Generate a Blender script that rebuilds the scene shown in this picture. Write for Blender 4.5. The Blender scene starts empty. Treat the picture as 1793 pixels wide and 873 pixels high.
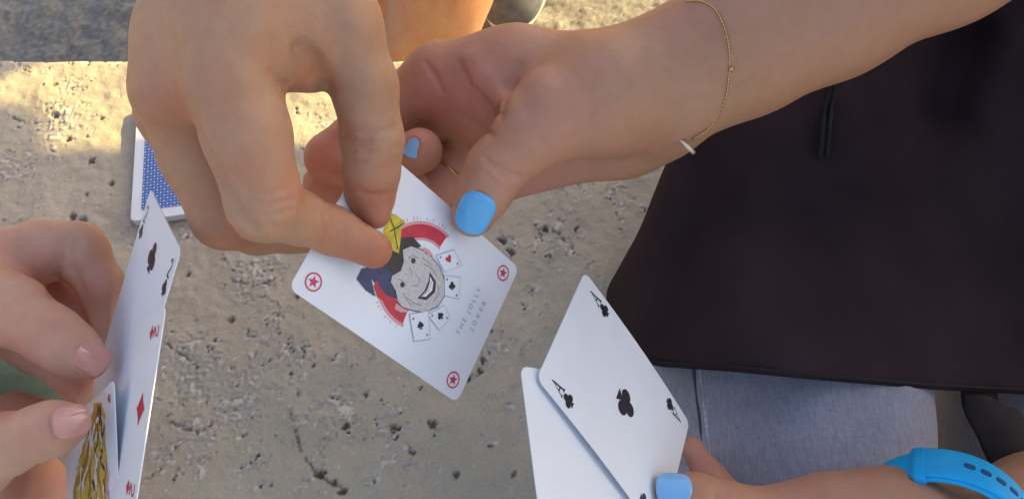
import bpy, bmesh, math, random
import numpy as np
from mathutils import Vector
from mathutils.geometry import tessellate_polygon

# ------------------------------------------------------------------ camera
SC = bpy.context.scene
COL = SC.collection
F, TILT, HCAM = 1500.0, math.radians(28), 0.45
CX, CY = 896.5, 436.5
FW = np.array([0, math.sin(TILT), -math.cos(TILT)])
RT = np.array([1.0, 0, 0])
UP = np.array([0, math.cos(TILT), math.sin(TILT)])
CAM = -FW * (HCAM / math.cos(TILT))
cd = bpy.data.cameras.new('camera'); cam = bpy.data.objects.new('camera', cd); COL.objects.link(cam)
cam.location = CAM; cam.rotation_euler = (TILT, 0, 0)
cd.sensor_width = 36; cd.lens = 36 * F / 1793; cd.clip_start = 0.01; cd.clip_end = 500
SC.camera = cam

# ------------------------------------------------------------------ light
SUN_EL, SUN_AZ = math.radians(27), math.radians(30)      # azimuth from +X towards +Y
SUND = np.array([math.cos(SUN_EL) * math.cos(SUN_AZ), math.cos(SUN_EL) * math.sin(SUN_AZ), math.sin(SUN_EL)])
W = bpy.data.worlds.new('World'); SC.world = W; W.use_nodes = True
nt = W.node_tree
sky = nt.nodes.new('ShaderNodeTexSky'); sky.sky_type = 'NISHITA'; sky.sun_disc = False
sky.sun_elevation = SUN_EL; sky.sun_rotation = math.pi / 2 - SUN_AZ
sky.air_density = 1.0; sky.dust_density = 4.0; sky.ozone_density = .3
bg = nt.nodes['Background']; bg.inputs[1].default_value = 0.15
nt.links.new(sky.outputs[0], bg.inputs[0])
ld = bpy.data.lights.new('sun', 'SUN'); ld.energy = 4.8; ld.angle = math.radians(0.5); ld.color = (1, 0.75, 0.27)
lo = bpy.data.objects.new('sun', ld); COL.objects.link(lo)
lo.rotation_euler = Vector(SUND).to_track_quat('Z', 'Y').to_euler()
SC.view_settings.view_transform = 'Standard'; SC.view_settings.look = 'None'
SC.view_settings.exposure = 1.15; SC.view_settings.gamma = 1

# ------------------------------------------------------------------ helpers
rng = np.random.default_rng(7)
def P(px, py, d):
    """point seen towards (px,py) at depth d metres in front of the camera"""
    return CAM + d * (FW + (px - CX) / F * RT - (py - CY) / F * UP)
def pix(p):
    q = np.asarray(p) - CAM; z = q @ FW
    return CX + F * (q @ RT) / z, CY - F * (q @ UP) / z
def vnorm(v): return v / np.linalg.norm(v)

def tag(o, label=None, cat=None, group=None, kind=None):
    if label: o['label'] = label
    if cat: o['category'] = cat
    if group: o['group'] = group
    if kind: o['kind'] = kind
    return o
def mesh_obj(name, V, Fc, mat, parent=None, smooth=True, attrs=None):
    me = bpy.data.meshes.new(name)
    V = np.asarray(V, np.float64)
    if isinstance(Fc, np.ndarray):
        n, k = Fc.shape
        me.vertices.add(len(V)); me.vertices.foreach_set('co', V.ravel())
        me.loops.add(n * k); me.loops.foreach_set('vertex_index', Fc.ravel().astype(np.int32))
        me.polygons.add(n); me.polygons.foreach_set('loop_start', np.arange(0, n * k, k, dtype=np.int32))
        me.polygons.foreach_set('loop_total', np.full(n, k, np.int32))
        me.update(calc_edges=True)
    else:
        me.from_pydata([tuple(v) for v in V], [], [tuple(f) for f in Fc])
    me.validate()
    if smooth: me.polygons.foreach_set('use_smooth', np.ones(len(me.polygons), bool))
    if attrs:
        for k, a in attrs.items():
            at = me.attributes.new(k, 'FLOAT', 'POINT'); at.data.foreach_set('value', np.asarray(a, np.float32))
    if mat: me.materials.append(mat)
    o = bpy.data.objects.new(name, me); COL.objects.link(o)
    if parent: o.parent = parent
    return o

# ---- materials
class N:
    def __init__(s, name):
        s.m = bpy.data.materials.new(name); s.m.use_nodes = True; s.t = s.m.node_tree
        s.b = s.t.nodes['Principled BSDF']
    def n(s, typ, **kw):
        x = s.t.nodes.new(typ)
        for k, v in kw.items():
            if k.startswith('i_'): x.inputs[k[2:].replace('_', ' ')].default_value = v
            else: setattr(x, k, v)
        return x
    def l(s, a, b): s.t.links.new(a, b)
    def coord(s, scale=1.0, obj=True):
        t = s.n('ShaderNodeTexCoord'); m = s.n('ShaderNodeMapping')
        m.inputs['Scale'].default_value = (scale,) * 3 if not isinstance(scale, tuple) else scale
        s.l(t.outputs['Object'], m.inputs[0]); return m.outputs[0]
    def noise(s, scale, detail=4, rough=.55, co=None, dist=0):
        x = s.n('ShaderNodeTexNoise'); x.inputs['Scale'].default_value = scale
        x.inputs['Detail'].default_value = detail; x.inputs['Roughness'].default_value = rough; x.inputs['Distortion'].default_value = dist
        s.l(co if co is not None else s.coord(), x.inputs['Vector']); return x.outputs['Fac']
    def ramp(s, fac, stops):
        r = s.n('ShaderNodeValToRGB'); e = r.color_ramp.elements
        while len(e) < len(stops): e.new(.5)
        for q, (p, c) in zip(e, stops): q.position = p; q.color = (*c, 1)
        s.l(fac, r.inputs[0]); return r.outputs[0]
    def mix(s, fac, a, b, mode='MIX'):
        x = s.n('ShaderNodeMix', data_type='RGBA', blend_type=mode)
        for v, i in ((fac, 0), (a, 6), (b, 7)):
            if isinstance(v, (int, float)): x.inputs[i].default_value = v
            elif isinstance(v, tuple): x.inputs[i].default_value = (*v, 1)
            else: s.l(v, x.inputs[i])
        return x.outputs[2]
    def attr(s, name):
        return s.n('ShaderNodeAttribute', attribute_name=name).outputs['Fac']
    def bump(s, fac, strength, dist, prev=None):
        b = s.n('ShaderNodeBump'); b.inputs['Strength'].default_value = strength; b.inputs['Distance'].default_value = dist
        s.l(fac, b.inputs['Height'])
        if prev is not None: s.l(prev, b.inputs['Normal'])
        return b.outputs[0]
    def set(s, **kw):
        for k, v in kw.items():
            i = s.b.inputs[k.replace('_', ' ')]
            if isinstance(v, tuple): i.default_value = (*v, 1) if len(v) == 3 and i.type == 'RGBA' else v
            elif isinstance(v, (int, float)): i.default_value = v
            else: s.l(v, i)
        return s

def skin(name, base, red, pale):
    s = N(name)
    n1 = s.noise(26, 3); n2 = s.noise(210, 3)
    c = s.mix(s.ramp(n1, [(.3, (.1, .1, .1)), (.75, (.8, .8, .8))]), base, pale)
    c = s.mix(s.ramp(s.noise(75, 3, .6), [(.45, (0, 0, 0)), (.75, (.36, .36, .36))]), c, red)
    c = s.mix(s.ramp(s.noise(19, 3, .5), [(.45, (0, 0, 0)), (.7, (.22, .22, .22))]), c, red)
    c = s.mix(s.attr('red'), c, red)
    sp = s.ramp(n2, [(.35, (.97, .955, .945)), (.65, (1.015, 1.015, 1.015))])
    c = s.mix(1.0, c, sp, 'MULTIPLY')
    v = s.n('ShaderNodeTexVoronoi', feature='DISTANCE_TO_EDGE'); v.inputs['Scale'].default_value = 1100
    s.l(s.coord(), v.inputs['Vector'])
    bp = s.bump(v.outputs['Distance'], .28, .0005)
    bp = s.bump(s.noise(330, 4, .6), .35, .0008, bp)
    s.set(Base_Color=c, Roughness=.5, Normal=bp, Subsurface_Weight=.10, Subsurface_Scale=.004, Specular_IOR_Level=.35)
    s.b.inputs['Subsurface Radius'].default_value = (1, .35, .2)
    return s.m
def plain(name, col, rough=.5, metal=0, nscale=None, namp=.15, bump=None, coat=0, sheen=0):
    s = N(name)
    if nscale:
        f = s.noise(nscale, 4)
        lo_ = tuple(max(0, c * (1 - namp)) for c in col); hi = tuple(c * (1 + namp) for c in col)
        s.set(Base_Color=s.ramp(f, [(.3, lo_), (.7, hi)]))
    else: s.set(Base_Color=col)
    s.set(Roughness=rough, Metallic=metal)
    if bump: s.set(Normal=s.bump(s.noise(bump[0], 3), bump[1], bump[2]))
    if coat: s.set(Coat_Weight=coat, Coat_Roughness=.08)
    if sheen: s.set(Sheen_Weight=sheen)
    return s.m

M = {}
M['skin_a'] = skin('skin_tan', (.49, .268, .155), (.50, .180, .10), (.51, .30, .19))
M['skin_b'] = skin('skin_rosy', (.51, .25, .135), (.62, .26, .20), (.53, .30, .185))
M['skin_c'] = skin('skin_pink', (.59, .31, .205), (.56, .22, .16), (.61, .37, .25))
M['card'] = plain('card_stock', (.83, .86, .91), .38, 0, 60, .015, (900, .03, .0002))
M['black_ink'] = plain('black_ink', (.018, .02, .028), .4)
M['faint_ink'] = plain('faint_ink', (.36, .36, .40), .5)
M['grey_ink'] = plain('grey_ink', (.16, .15, .17), .5)
M['red_ink'] = plain('red_ink', (.55, .02, .045), .4)
M['pink_red_ink'] = plain('pink_red_ink', (.60, .035, .11), .4)
M['crimson_ink'] = plain('crimson_ink', (.58, .025, .06), .4, 0, 300, .12)
M['yellow_ink'] = plain('yellow_ink', (.62, .50, .03), .4, 0, 500, .3)
M['navy_ink'] = plain('navy_ink', (.035, .05, .14), .4, 0, 400, .25)
M['dark_ink'] = plain('charcoal_ink', (.035, .03, .035), .4, 0, 400, .25)
M['face_ink'] = plain('pale_grey_ink', (.60, .56, .54), .5, 0, 1100, .20)
M['rose_ink'] = plain('rose_ink', (.72, .36, .38), .5)
M['gold_ink'] = plain('gold_ink', (.70, .46, .09), .4, 0, 500, .3)
M['ochre_ink'] = plain('ochre_ink', (.42, .23, .04), .4)
M['blue_ink'] = plain('blue_ink', (.06, .16, .50), .4)
M['polish'] = plain('blue_nail_polish', (.11, .50, .95), .16, 0, 120, .05, None, .6)
M['polish_pale'] = plain('pale_blue_nail_polish', (.26, .56, .90), .16, 0, 120, .05, None, .6)
M['nail_pink'] = plain('pink_nail_polish', (.62, .27, .20), .12, 0, 160, .06, None, .7)
M['nail'] = plain('bare_nail', (.58, .37, .31), .3)
M['gold'] = plain('gold', (.70, .43, .20), .25, 1.0)
M['pale_gold'] = plain('pale_gold', (.80, .68, .52), .35, .6)
M['strap'] = plain('blue_silicone', (.001, .42, .84), .62, 0, 200, .06, (1400, .15, .0003))
M['slot_shade'] = plain('slot_shade_blue', (.006, .07, .2), .7)
M['shirt'] = plain('black_jersey', (.036, .0215, .0245), .95, 0, 14, .25, (1300, .35, .0008))
M['shirt'].node_tree.nodes['Principled BSDF'].inputs['Specular IOR Level'].default_value = .12
M['cord'] = plain('black_cord', (.008, .008, .010), .8, 0, 900, .4)
M['green'] = plain('green_cloth', (.105, .15, .115), .85, 0, 90, .2, (1500, .3, .0008))
M['white_cloth'] = plain('white_cotton', (.78, .76, .73), .9, 0, 80, .04)
M['dark_cloth'] = plain('dark_brown_cloth', (.030, .020, .019), .85, 0, 60, .25, (1200, .3, .0008))
M['hair'] = plain('brown_hair', (.04, .025, .016), .5, 0, 60, .4)
M['shoe'] = plain('grey_canvas', (.11, .115, .13), .85, 0, 70, .25, (900, .5, .001))
M['sole'] = plain('white_rubber', (.70, .66, .58), .6, 0, 80, .08)
M['sock'] = plain('pale_pink_cotton', (.74, .60, .56), .85, 0, 200, .1, (900, .4, .001))

def denim():
    s = N('pale_denim')
    co = s.coord((1, .18, 1)); co2 = s.coord((.25, 1, 1))
    a = s.noise(900, 2, .6, co); b = s.noise(900, 2, .6, co2); c = s.noise(22, 5)
    col = s.mix(s.ramp(a, [(.35, (0, 0, 0)), (.65, (1, 1, 1))]), (.27, .27, .335), (.36, .36, .43))
    col = s.mix(s.ramp(b, [(.4, (0, 0, 0)), (.75, (.5, .5, .5))]), col, (.42, .42, .48))
    col = s.mix(1.0, col, s.ramp(c, [(.3, (.86, .86, .88)), (.7, (1.06, 1.06, 1.06))]), 'MULTIPLY')
    bp = s.bump(a, .35, .0006); bp = s.bump(b, .25, .0006, bp)
    s.set(Base_Color=col, Roughness=.9, Normal=bp)
    return s.m
M['denim'] = denim()
M['seam_dark'] = plain('dark_denim_line', (.07, .075, .10), .9, 0, 900, .3)
M['seam_light'] = plain('pale_denim_line', (.50, .50, .56), .9, 0, 900, .3)

def concrete(name, base, light, dark, fine):
    s = N(name)
    co = s.coord()
    c = s.mix(s.ramp(s.noise(9, 5, .6, co), [(.3, (0, 0, 0)), (.7, (1, 1, 1))]), tuple(x * .90 for x in base), tuple(x * 1.08 for x in base))
    c = s.mix(s.ramp(s.noise(60, 6, .65, co), [(.45, (0, 0, 0)), (.72, (.55, .55, .55))]), c, tuple(x * .80 for x in base))
    c = s.mix(s.attr('bare'), c, (sum(base) / 3 * 1.02, sum(base) / 3 * 1.03, sum(base) / 3 * 1.0))
    c = s.mix(s.attr('crumb'), c, light)
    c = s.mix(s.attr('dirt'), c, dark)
    sp = s.ramp(s.noise(700, 3, .7, co), [(.3, (.88, .88, .88)), (.7, (1.08, 1.08, 1.08))])
    c = s.mix(1.0, c, sp, 'MULTIPLY')
    bp = s.bump(s.noise(420, 5, .7, co), .45, fine); bp = s.bump(s.noise(90, 4, .6, co), .3, fine * 2, bp)
    s.set(Base_Color=c, Roughness=.92, Normal=bp, Specular_IOR_Level=.25)
    return s.m
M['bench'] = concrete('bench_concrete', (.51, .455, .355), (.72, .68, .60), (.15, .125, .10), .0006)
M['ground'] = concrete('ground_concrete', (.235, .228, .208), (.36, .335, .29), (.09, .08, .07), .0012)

# ---- implicit surfaces
class Grid:
    def __init__(s, lo_, hi_, h):
        s.lo = np.asarray(lo_, float); s.h = h
        s.n = np.ceil((np.asarray(hi_) - s.lo) / h).astype(int) + 1
    def new(s): return np.full(s.n, .03, np.float32)
    def win(s, a, b):
        i0 = np.clip(np.floor((a - s.lo) / s.h).astype(int), 0, s.n); i1 = np.clip(np.ceil((b - s.lo) / s.h).astype(int) + 1, 0, s.n)
        return tuple(slice(p, q) for p, q in zip(i0, i1))
    def xyz(s, w):
        return [(s.lo[i] + s.h * np.arange(w[i].start, w[i].stop, dtype=np.float32)).astype(np.float32).reshape([-1 if j == i else 1 for j in range(3)]) for i in range(3)]
    def cone(s, D, a, b, ra, rb, k=.004):
        m = max(ra, rb) + .012 + k
        w = s.win(np.minimum(a, b) - m, np.maximum(a, b) + m)
        if any(q.stop <= q.start for q in w): return
        X, Y, Z = s.xyz(w)
        ba = (b - a).astype(np.float32); L = float(ba @ ba) + 1e-12
        t = np.clip(((X - a[0]) * ba[0] + (Y - a[1]) * ba[1] + (Z - a[2]) * ba[2]) / L, 0, 1)
        d = np.sqrt((X - a[0] - t * ba[0]) ** 2 + (Y - a[1] - t * ba[1]) ** 2 + (Z - a[2] - t * ba[2]) ** 2) - (ra + (rb - ra) * t)
        D[w] = smin(D[w], d, k)
    def bump(s, D, pts, width, depth):
        """push the surface in (depth > 0) or out along a polyline"""
        m = width * 3
        for a, b in zip(pts[:-1], pts[1:]):
            w = s.win(np.minimum(a, b) - m, np.maximum(a, b) + m)
            if any(q.stop <= q.start for q in w): continue
            X, Y, Z = s.xyz(w); ba = b - a; L = float(ba @ ba) + 1e-12
            t = ((X - a[0]) * ba[0] + (Y - a[1]) * ba[1] + (Z - a[2]) * ba[2]) / L
            end = 1.0 if len(pts) > 2 else np.clip(1.15 - np.abs(t - .5) * 1.3, 0, 1)
            tc = np.clip(t, 0, 1)
            q = (X - a[0] - tc * ba[0]) ** 2 + (Y - a[1] - tc * ba[1]) ** 2 + (Z - a[2] - tc * ba[2]) ** 2
            D[w] += (depth * end * np.exp(-q / width ** 2)).astype(np.float32)
    def sample(s, D, p):
        q = (np.asarray(p) - s.lo) / s.h
        i = np.clip(np.floor(q).astype(int), 0, s.n - 2); f = np.clip(q - i, 0, 1)
        r = 0
        for dx in (0, 1):
            for dy in (0, 1):
                for dz in (0, 1):
                    wt = (f[..., 0] if dx else 1 - f[..., 0]) * (f[..., 1] if dy else 1 - f[..., 1]) * (f[..., 2] if dz else 1 - f[..., 2])
                    r = r + wt * D[i[..., 0] + dx, i[..., 1] + dy, i[..., 2] + dz]
        return r
    def grad(s, D, p):
        e = s.h * 1.5; E_ = np.eye(3) * e
        return vnorm(np.array([float(s.sample(D, p + E_[i]) - s.sample(D, p - E_[i])) for i in range(3)]))
    def hit(s, D, px, py, d0=.2, d1=.6):
        """first point of the surface on the sight line through (px,py)"""
        t = np.arange(d0, d1, s.h * .5)
        dirv = FW + (px - CX) / F * RT - (py - CY) / F * UP
        p = CAM + t[:, None] * dirv
        v = s.sample(D, p)
        inside = np.all((p > s.lo) & (p < s.lo + s.h * (s.n - 1)), axis=1)
        k = np.where((v < 0) & inside)[0]
        if len(k) == 0: return None
        k = k[0]
        if k == 0: return p[0]
        a = v[k - 1] / (v[k - 1] - v[k])
        return p[k - 1] + a * (p[k] - p[k - 1])
    def mesh(s, D, smooth=2):
        D = np.pad(D, 1, constant_values=.03); lo_ = s.lo - s.h
        S = D < 0
        c = [S[dx:S.shape[0] - 1 + dx, dy:S.shape[1] - 1 + dy, dz:S.shape[2] - 1 + dz] for dx in (0, 1) for dy in (0, 1) for dz in (0, 1)]
        any_ = c[0].copy(); all_ = c[0].copy()
        for q in c[1:]: any_ |= q; all_ &= q
        act = np.argwhere(any_ & ~all_)
        idx = np.full(any_.shape, -1, np.int64); idx[tuple(act.T)] = np.arange(len(act))
        acc = np.zeros((len(act), 3)); cnt = np.zeros(len(act))
        corners = [np.array((dx, dy, dz)) for dx in (0, 1) for dy in (0, 1) for dz in (0, 1)]
        for i in range(8):
            for j in range(i + 1, 8):
                if np.abs(corners[i] - corners[j]).sum() != 1: continue
                a = D[tuple((act + corners[i]).T)]; b = D[tuple((act + corners[j]).T)]
                m = (a < 0) != (b < 0)
                t = np.where(m, a / np.where(m, a - b, 1), 0)
                pt = corners[i] + t[:, None] * (corners[j] - corners[i])
                acc += np.where(m[:, None], pt, 0); cnt += m
        V = lo_ + s.h * (act + acc / cnt[:, None])
        Q = []
        for ax in range(3):
            o = [q for q in range(3) if q != ax]
            sl = [slice(1, -1)] * 3; sl[ax] = slice(0, -1); s2 = list(sl); s2[ax] = slice(1, None)
            A, B = S[tuple(sl)], S[tuple(s2)]
            for flip, msk in ((False, A & ~B), (True, ~A & B)):
                e = np.argwhere(msk)
                if not len(e): continue
                e = e + np.array([0 if q == ax else 1 for q in range(3)])
                e1 = np.zeros(3, int); e1[(ax + 1) % 3] = 1; e2 = np.zeros(3, int); e2[(ax + 2) % 3] = 1
                q = np.stack([idx[tuple((e - e1 - e2).T)], idx[tuple((e - e2).T)], idx[tuple(e.T)], idx[tuple((e - e1).T)]], 1)
                Q.append(q[:, ::-1] if flip else q)
        Q = np.concatenate(Q)
        for _ in range(smooth):
            acc = np.zeros_like(V); cnt = np.zeros(len(V))
            for a, b in ((0, 1), (1, 2), (2, 3), (3, 0)):
                for i, j in ((a, b), (b, a)):
                    for ax in range(3): acc[:, ax] += np.bincount(Q[:, i], V[Q[:, j], ax], len(V))
                    cnt += np.bincount(Q[:, i], minlength=len(V))
            V = V * .4 + .6 * acc / cnt[:, None]
        return V, Q
def smin(a, b, k):
    h = np.maximum(k - np.abs(a - b), 0) / k
    return np.minimum(a, b) - h * h * k * .25

def J(j): return P(j[0], j[1], j[2]), j[3] * j[2] / F
def nail_frame(G, D, px, py, dx, dy):
    c = G.hit(D, px, py); nrm = G.grad(D, c); dep = (c - CAM) @ FW
    t = P(px + dx, py + dy, dep) - P(px, py, dep); t = vnorm(t - nrm * (t @ nrm)); return c, nrm, t, np.cross(nrm, t)
def hand(palm, fingers, h=.0008, kp=.010, kf=.007, sep=.0007, smooth=1, grooves=(), bulges=(), reds=(), box=None, nails=()):
    """palm: joint pairs; fingers: joint chains. joints are (px, py, depth, radius in px at that depth)"""
    js = [J(j) for seg in palm for j in seg] + [J(j) for f in fingers for j in f]
    lo_ = np.min([p - r for p, r in js], 0) - .012; hi_ = np.max([p + r for p, r in js], 0) + .012
    if box is not None: lo_ = np.maximum(lo_, box[0]); hi_ = np.minimum(hi_, box[1])
    G = Grid(lo_, hi_, h)
    D = G.new()
    for a, b in palm:
        (pa, ra), (pb, rb) = J(a), J(b); G.cone(D, pa, pb, ra, rb, kp)
    base = D.copy(); out = None
    for f in fingers:
        E_ = G.new()
        for a, b in zip(f[:-1], f[1:]):
            (pa, ra), (pb, rb) = J(a), J(b); G.cone(E_, pa, pb, ra, rb, .0035)
        E_ = smin(base, E_, kf)
        out = E_ if out is None else smin(out, E_, sep)
    D = out if out is not None else base
    D0 = D.copy()
    for pts, wd, dp in bulges:
        q = [G.hit(D0, *p) for p in pts]; q = [x for x in q if x is not None]
        if len(q) > 1: G.bump(D, q, wd, -dp)
        elif q: G.bump(D, [q[0], q[0] + 1e-5], wd, -dp)
    for pts, wd, dp in grooves:
        q = [G.hit(D0, *p) for p in pts]; q = [x for x in q if x is not None]
        if len(q) > 1: G.bump(D, q, wd, dp * (1.5 if wd <= .0013 else 1.0))
    for px, py, dx, dy, wd, ln in nails:      # skin fold round the nail
        c, nrm, t, b = nail_frame(G, D0, px, py, dx, dy); q = []
        for a in np.linspace(-.25, math.pi + .25, 15):
            x = math.cos(a) * wd * .56; y = -math.sin(a) * ln * .58 if math.sin(a) > 0 else -math.sin(a) * ln * 1.0
            q.append(c + b * x + t * y - nrm * (x * x / (2 * wd * .62)) * .8)
        G.bump(D, q, .0010, -.00055); G.bump(D, [c - t * ln * .3, c, c + t * ln * .3], wd * .35, .0004)
    V, Q = G.mesh(D, smooth)
    red = np.zeros(len(V))
    for px, py, rp, am in reds:
        p = G.hit(D, px, py)
        if p is None: continue
        dd = (p - CAM) @ FW
        red = np.maximum(red, am * np.exp(-((V - p) ** 2).sum(1) / (rp * dd / F) ** 2))
    return dict(G=G, D=D, V=V, Q=Q, red=red)
def blob(prims, h=.008, k=.03):
    """coarse rounded volume from capsules (a, b, ra, rb) in metres"""
    lo_ = np.min([np.minimum(a, b) - max(ra, rb) for a, b, ra, rb in prims], 0) - .04
    hi_ = np.max([np.maximum(a, b) + max(ra, rb) for a, b, ra, rb in prims], 0) + .04
    G = Grid(lo_, hi_, h); D = G.new() * 4
    for a, b, ra, rb in prims:
        m = max(ra, rb) + .06
        G.cone(D, np.asarray(a, float), np.asarray(b, float), ra, rb, k)
    V, Q = G.mesh(D); return V, Q
def join(parts):
    Vs, Qs, R = [], [], []; o = 0
    for V, Q, r in parts:
        Vs.append(V); Qs.append(Q + o); R.append(r if r is not None else np.zeros(len(V))); o += len(V)
    return np.concatenate(Vs), np.concatenate(Qs), np.concatenate(R)

def nail(hd, px, py, dx, dy, wid, ln, mat, parent, tip=.9, label=None, lift=.0005, name='nail'):
    """curved plate lying on the finger; (dx,dy) = direction of the free edge in the picture"""
    G, D = hd['G'], hd['D']
    c = G.hit(D, px, py); nrm = G.grad(D, c)
    dep = (c - CAM) @ FW
    t = P(px + dx, py + dy, dep) - P(px, py, dep); t = vnorm(t - nrm * (t @ nrm)); b = np.cross(nrm, t)
    nu, nv = 14, 16; V = []; R = wid * .62
    for j in range(nv + 1):
        v = -1 + 2 * j / nv
        hw = (1 - abs(v) ** 5.0 * (.42 if v < 0 else .30)) * (1 if v < 0 else 1 - .05 * v)
        for i in range(nu + 1):
            u = (-1 + 2 * i / nu) * hw; x = u * wid / 2
            y = v * ln / 2 + (1 - (u / max(hw, .01)) ** 2) * ln * .06 * (1 if v > 0 else -1) * abs(v)
            p = c + t * y + b * x
            z = -(x * x) / (2 * R) * .7 - .00025 * (v * v) * ln / .012
            V.append(p + nrm * (z + lift))
    n0 = len(V); Fc = []
    for j in range(nv):
        for i in range(nu):
            a = j * (nu + 1) + i; Fc.append((a, a + 1, a + nu + 2, a + nu + 1))
    rim = [i for i in range(nu + 1)] + [(j + 1) * (nu + 1) - 1 for j in range(1, nv + 1)] + [nv * (nu + 1) + i for i in range(nu - 1, -1, -1)] + [j * (nu + 1) for j in range(nv - 1, 0, -1)]
    for k in rim: V.append(np.array(V[k]) - nrm * .0016)
    for q in range(len(rim)):
        r = (q + 1) % len(rim); Fc.append((rim[r], rim[q], n0 + q, n0 + r))
    o = mesh_obj(name, V, Fc, mat, parent)
    if label: o['label'] = label
    return o
def tube(pts, r, n=8, closed=False):
    pts = [np.asarray(p, float) for p in pts]; V = []; Fc = []; m = len(pts); ref = None
    for i, p in enumerate(pts):
        a = pts[(i - 1) % m] if (closed or i) else p; b = pts[(i + 1) % m] if (closed or i < m - 1) else p
        t = vnorm(b - a)
        if ref is None: ref = np.cross(t, [0, 0, 1.0]); ref = ref if np.linalg.norm(ref) > .1 else np.cross(t, [1.0, 0, 0])
        ref = vnorm(ref - t * (ref @ t)); bn = np.cross(t, ref)
        rr = r[i] if hasattr(r, '__len__') else r
        for k in range(n):
            an = 2 * math.pi * k / n; V.append(p + rr * (math.cos(an) * ref + math.sin(an) * bn))
    for i in range(m if closed else m - 1):
        for k in range(n):
            a = i * n + k; b = i * n + (k + 1) % n; c = ((i + 1) % m) * n + (k + 1) % n; d = ((i + 1) % m) * n + k
            Fc.append((a, b, c, d))
    if not closed: Fc.append(tuple(range(n))[::-1]); Fc.append(tuple((m - 1) * n + k for k in range(n)))
    return V, Fc
def smoothline(pts, n=8):
    pts = [np.asarray(p, float) for p in pts]; out = []
    q = [2 * pts[0] - pts[1]] + pts + [2 * pts[-1] - pts[-2]]
    for i in range(1, len(q) - 2):
        for k in range(n):
            t = k / n; a, b, c, d = q[i - 1:i + 3]
            out.append(.5 * (2 * b + (c - a) * t + (2 * a - 5 * b + 4 * c - d) * t * t + (3 * b - a - 3 * c + d) * t ** 3))
    out.append(pts[-1]); return out

# ------------------------------------------------------------------ setting
def band(shape, step, lo_, hi_, seed):
    """band-passed random field, wavelengths lo..hi metres, unit deviation"""
    g = np.random.default_rng(seed).normal(size=shape)
    fx = np.fft.fftfreq(shape[0], step)[:, None]; fy = np.fft.rfftfreq(shape[1], step)[None]
    f = np.hypot(fx, fy) + 1e-9
    m = np.exp(-np.maximum(0, np.log(f * lo_)) ** 2 * 3 - np.maximum(0, -np.log(f * hi_)) ** 2 * 3)
    a = np.fft.irfft2(np.fft.rfft2(g) * m, shape); return a / a.std()
def sst(a, b, x): t = np.clip((x - a) / (b - a), 0, 1); return t * t * (3 - 2 * t)
def on_bench(px, py):
    d = FW + (px - CX) / F * RT - (py - CY) / F * UP
    return (CAM + d * (-CAM[2] / d[2]))[:2]

BX0, BX1, BY0, BY1 = -.72, .15, -.42, on_bench(300, 101)[1]
step = .0009
xs = np.arange(BX0, BX1 + step / 2, step); ys = np.arange(BY0, BY1 + step / 2, step)
X, Y = np.meshgrid(xs, ys, indexing='ij'); sh = X.shape
low = band(sh, step, .05, .3, 1); mid = band(sh, step, .012, .05, 2); fine = band(sh, step, .003, .010, 3); tiny = band(sh, step, .0018, .004, 4)
patch = np.zeros(sh)
for px, py, rp, am in [(105, 215, 42, 1.3), (128, 150, 24, 1), (450, 478, 48, 1), (560, 215, 30, .8), (470, 560, 36, .7), (345, 660, 60, 1), (420, 700, 70, 1), (330, 615, 40, .9), (590, 720, 50, .9), (680, 758, 50, .8), (350, 765, 45, .9), (545, 830, 30, .7),
                       (500, 640, 55, .8), (450, 600, 36, .7), (450, 815, 36, .6), (965, 415, 36, 1.2), (890, 430, 24, 1), (925, 520, 26, .6), (860, 610, 42, .8), (1085, 350, 42, .6), (640, 620, 26, .6),
                       (30, 290, 30, .7), (200, 60, 30, .5), (245, 405, 24, 1), (330, 405, 28, 1.2), (40, 405, 30, .8), (600, 640, 30, .5), (700, 800, 45, .5), (300, 780, 40, .7), (1000, 330, 30, .5), (880, 700, 30, .4)]:
    bx, by = on_bench(px, py); _, by2 = on_bench(px, py - rp); bx2, _ = on_bench(px + rp, py)
    patch = np.maximum(patch, am * np.exp(-(((X - bx) / (bx2 - bx)) ** 2 + ((Y - by) / (by2 - by)) ** 2)))
wob = band(sh, step, .004, .016, 22)
rough = np.clip(sst(.35, .85, patch + .25 * mid * (patch > .03) + .10 * wob) + sst(1.9, 2.6, low * .8 + mid * .55) * .7, 0, 1)
def lace(seed, ax, ay):      # stretched field for flakes and scratches
    q = np.fft.irfft2(np.fft.rfft2(np.random.default_rng(seed).normal(size=sh)) * np.exp(-((np.fft.fftfreq(sh[0], step)[:, None] * ax) ** 2 + (np.fft.rfftfreq(sh[1], step)[None] * ay) ** 2) * 6), sh); return q / q.std()
ani = lace(21, .0035, .0016); an2 = lace(23, .0016, .0034)
wb2 = band(sh, step, .008, .026, 24); brk = band(sh, step, .010, .04, 25)
zone = sst(.42, .70, rough + .20 * brk + .12 * wob)                # where the skin of the concrete has flaked off
ridge = sst(.30, .06, np.abs(wb2 + .16 * ani + .08 * fine)) * sst(-.1, .7, brk) * sst(.10, .5, zone)
lip = np.clip(4 * zone * (1 - zone), 0, 1) * sst(-.6, .5, wb2)
flake = np.maximum(ridge, np.maximum(sst(1.1, 1.8, ani + .3 * fine), sst(1.2, 1.9, an2 + .3 * fine)) * zone)
hole = sst(2.5, 3.0, -fine - .30 * ani + .45 * mid) * zone
crack = sst(.06, .015, np.abs(wob + .35 * fine)) * zone * sst(.2, .8, mid) * .6
def seg_dist(pts):
    q = [on_bench(*p) for p in pts]; dm = np.full(sh, 1.0)
    for (x0, y0), (x1, y1) in zip(q[:-1], q[1:]):
        ux, uy = x1 - x0, y1 - y0; t = np.clip(((X - x0) * ux + (Y - y0) * uy) / (ux * ux + uy * uy), 0, 1)
        dm = np.minimum(dm, np.hypot(X - x0 - t * ux, Y - y0 - t * uy))
    return dm
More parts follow.
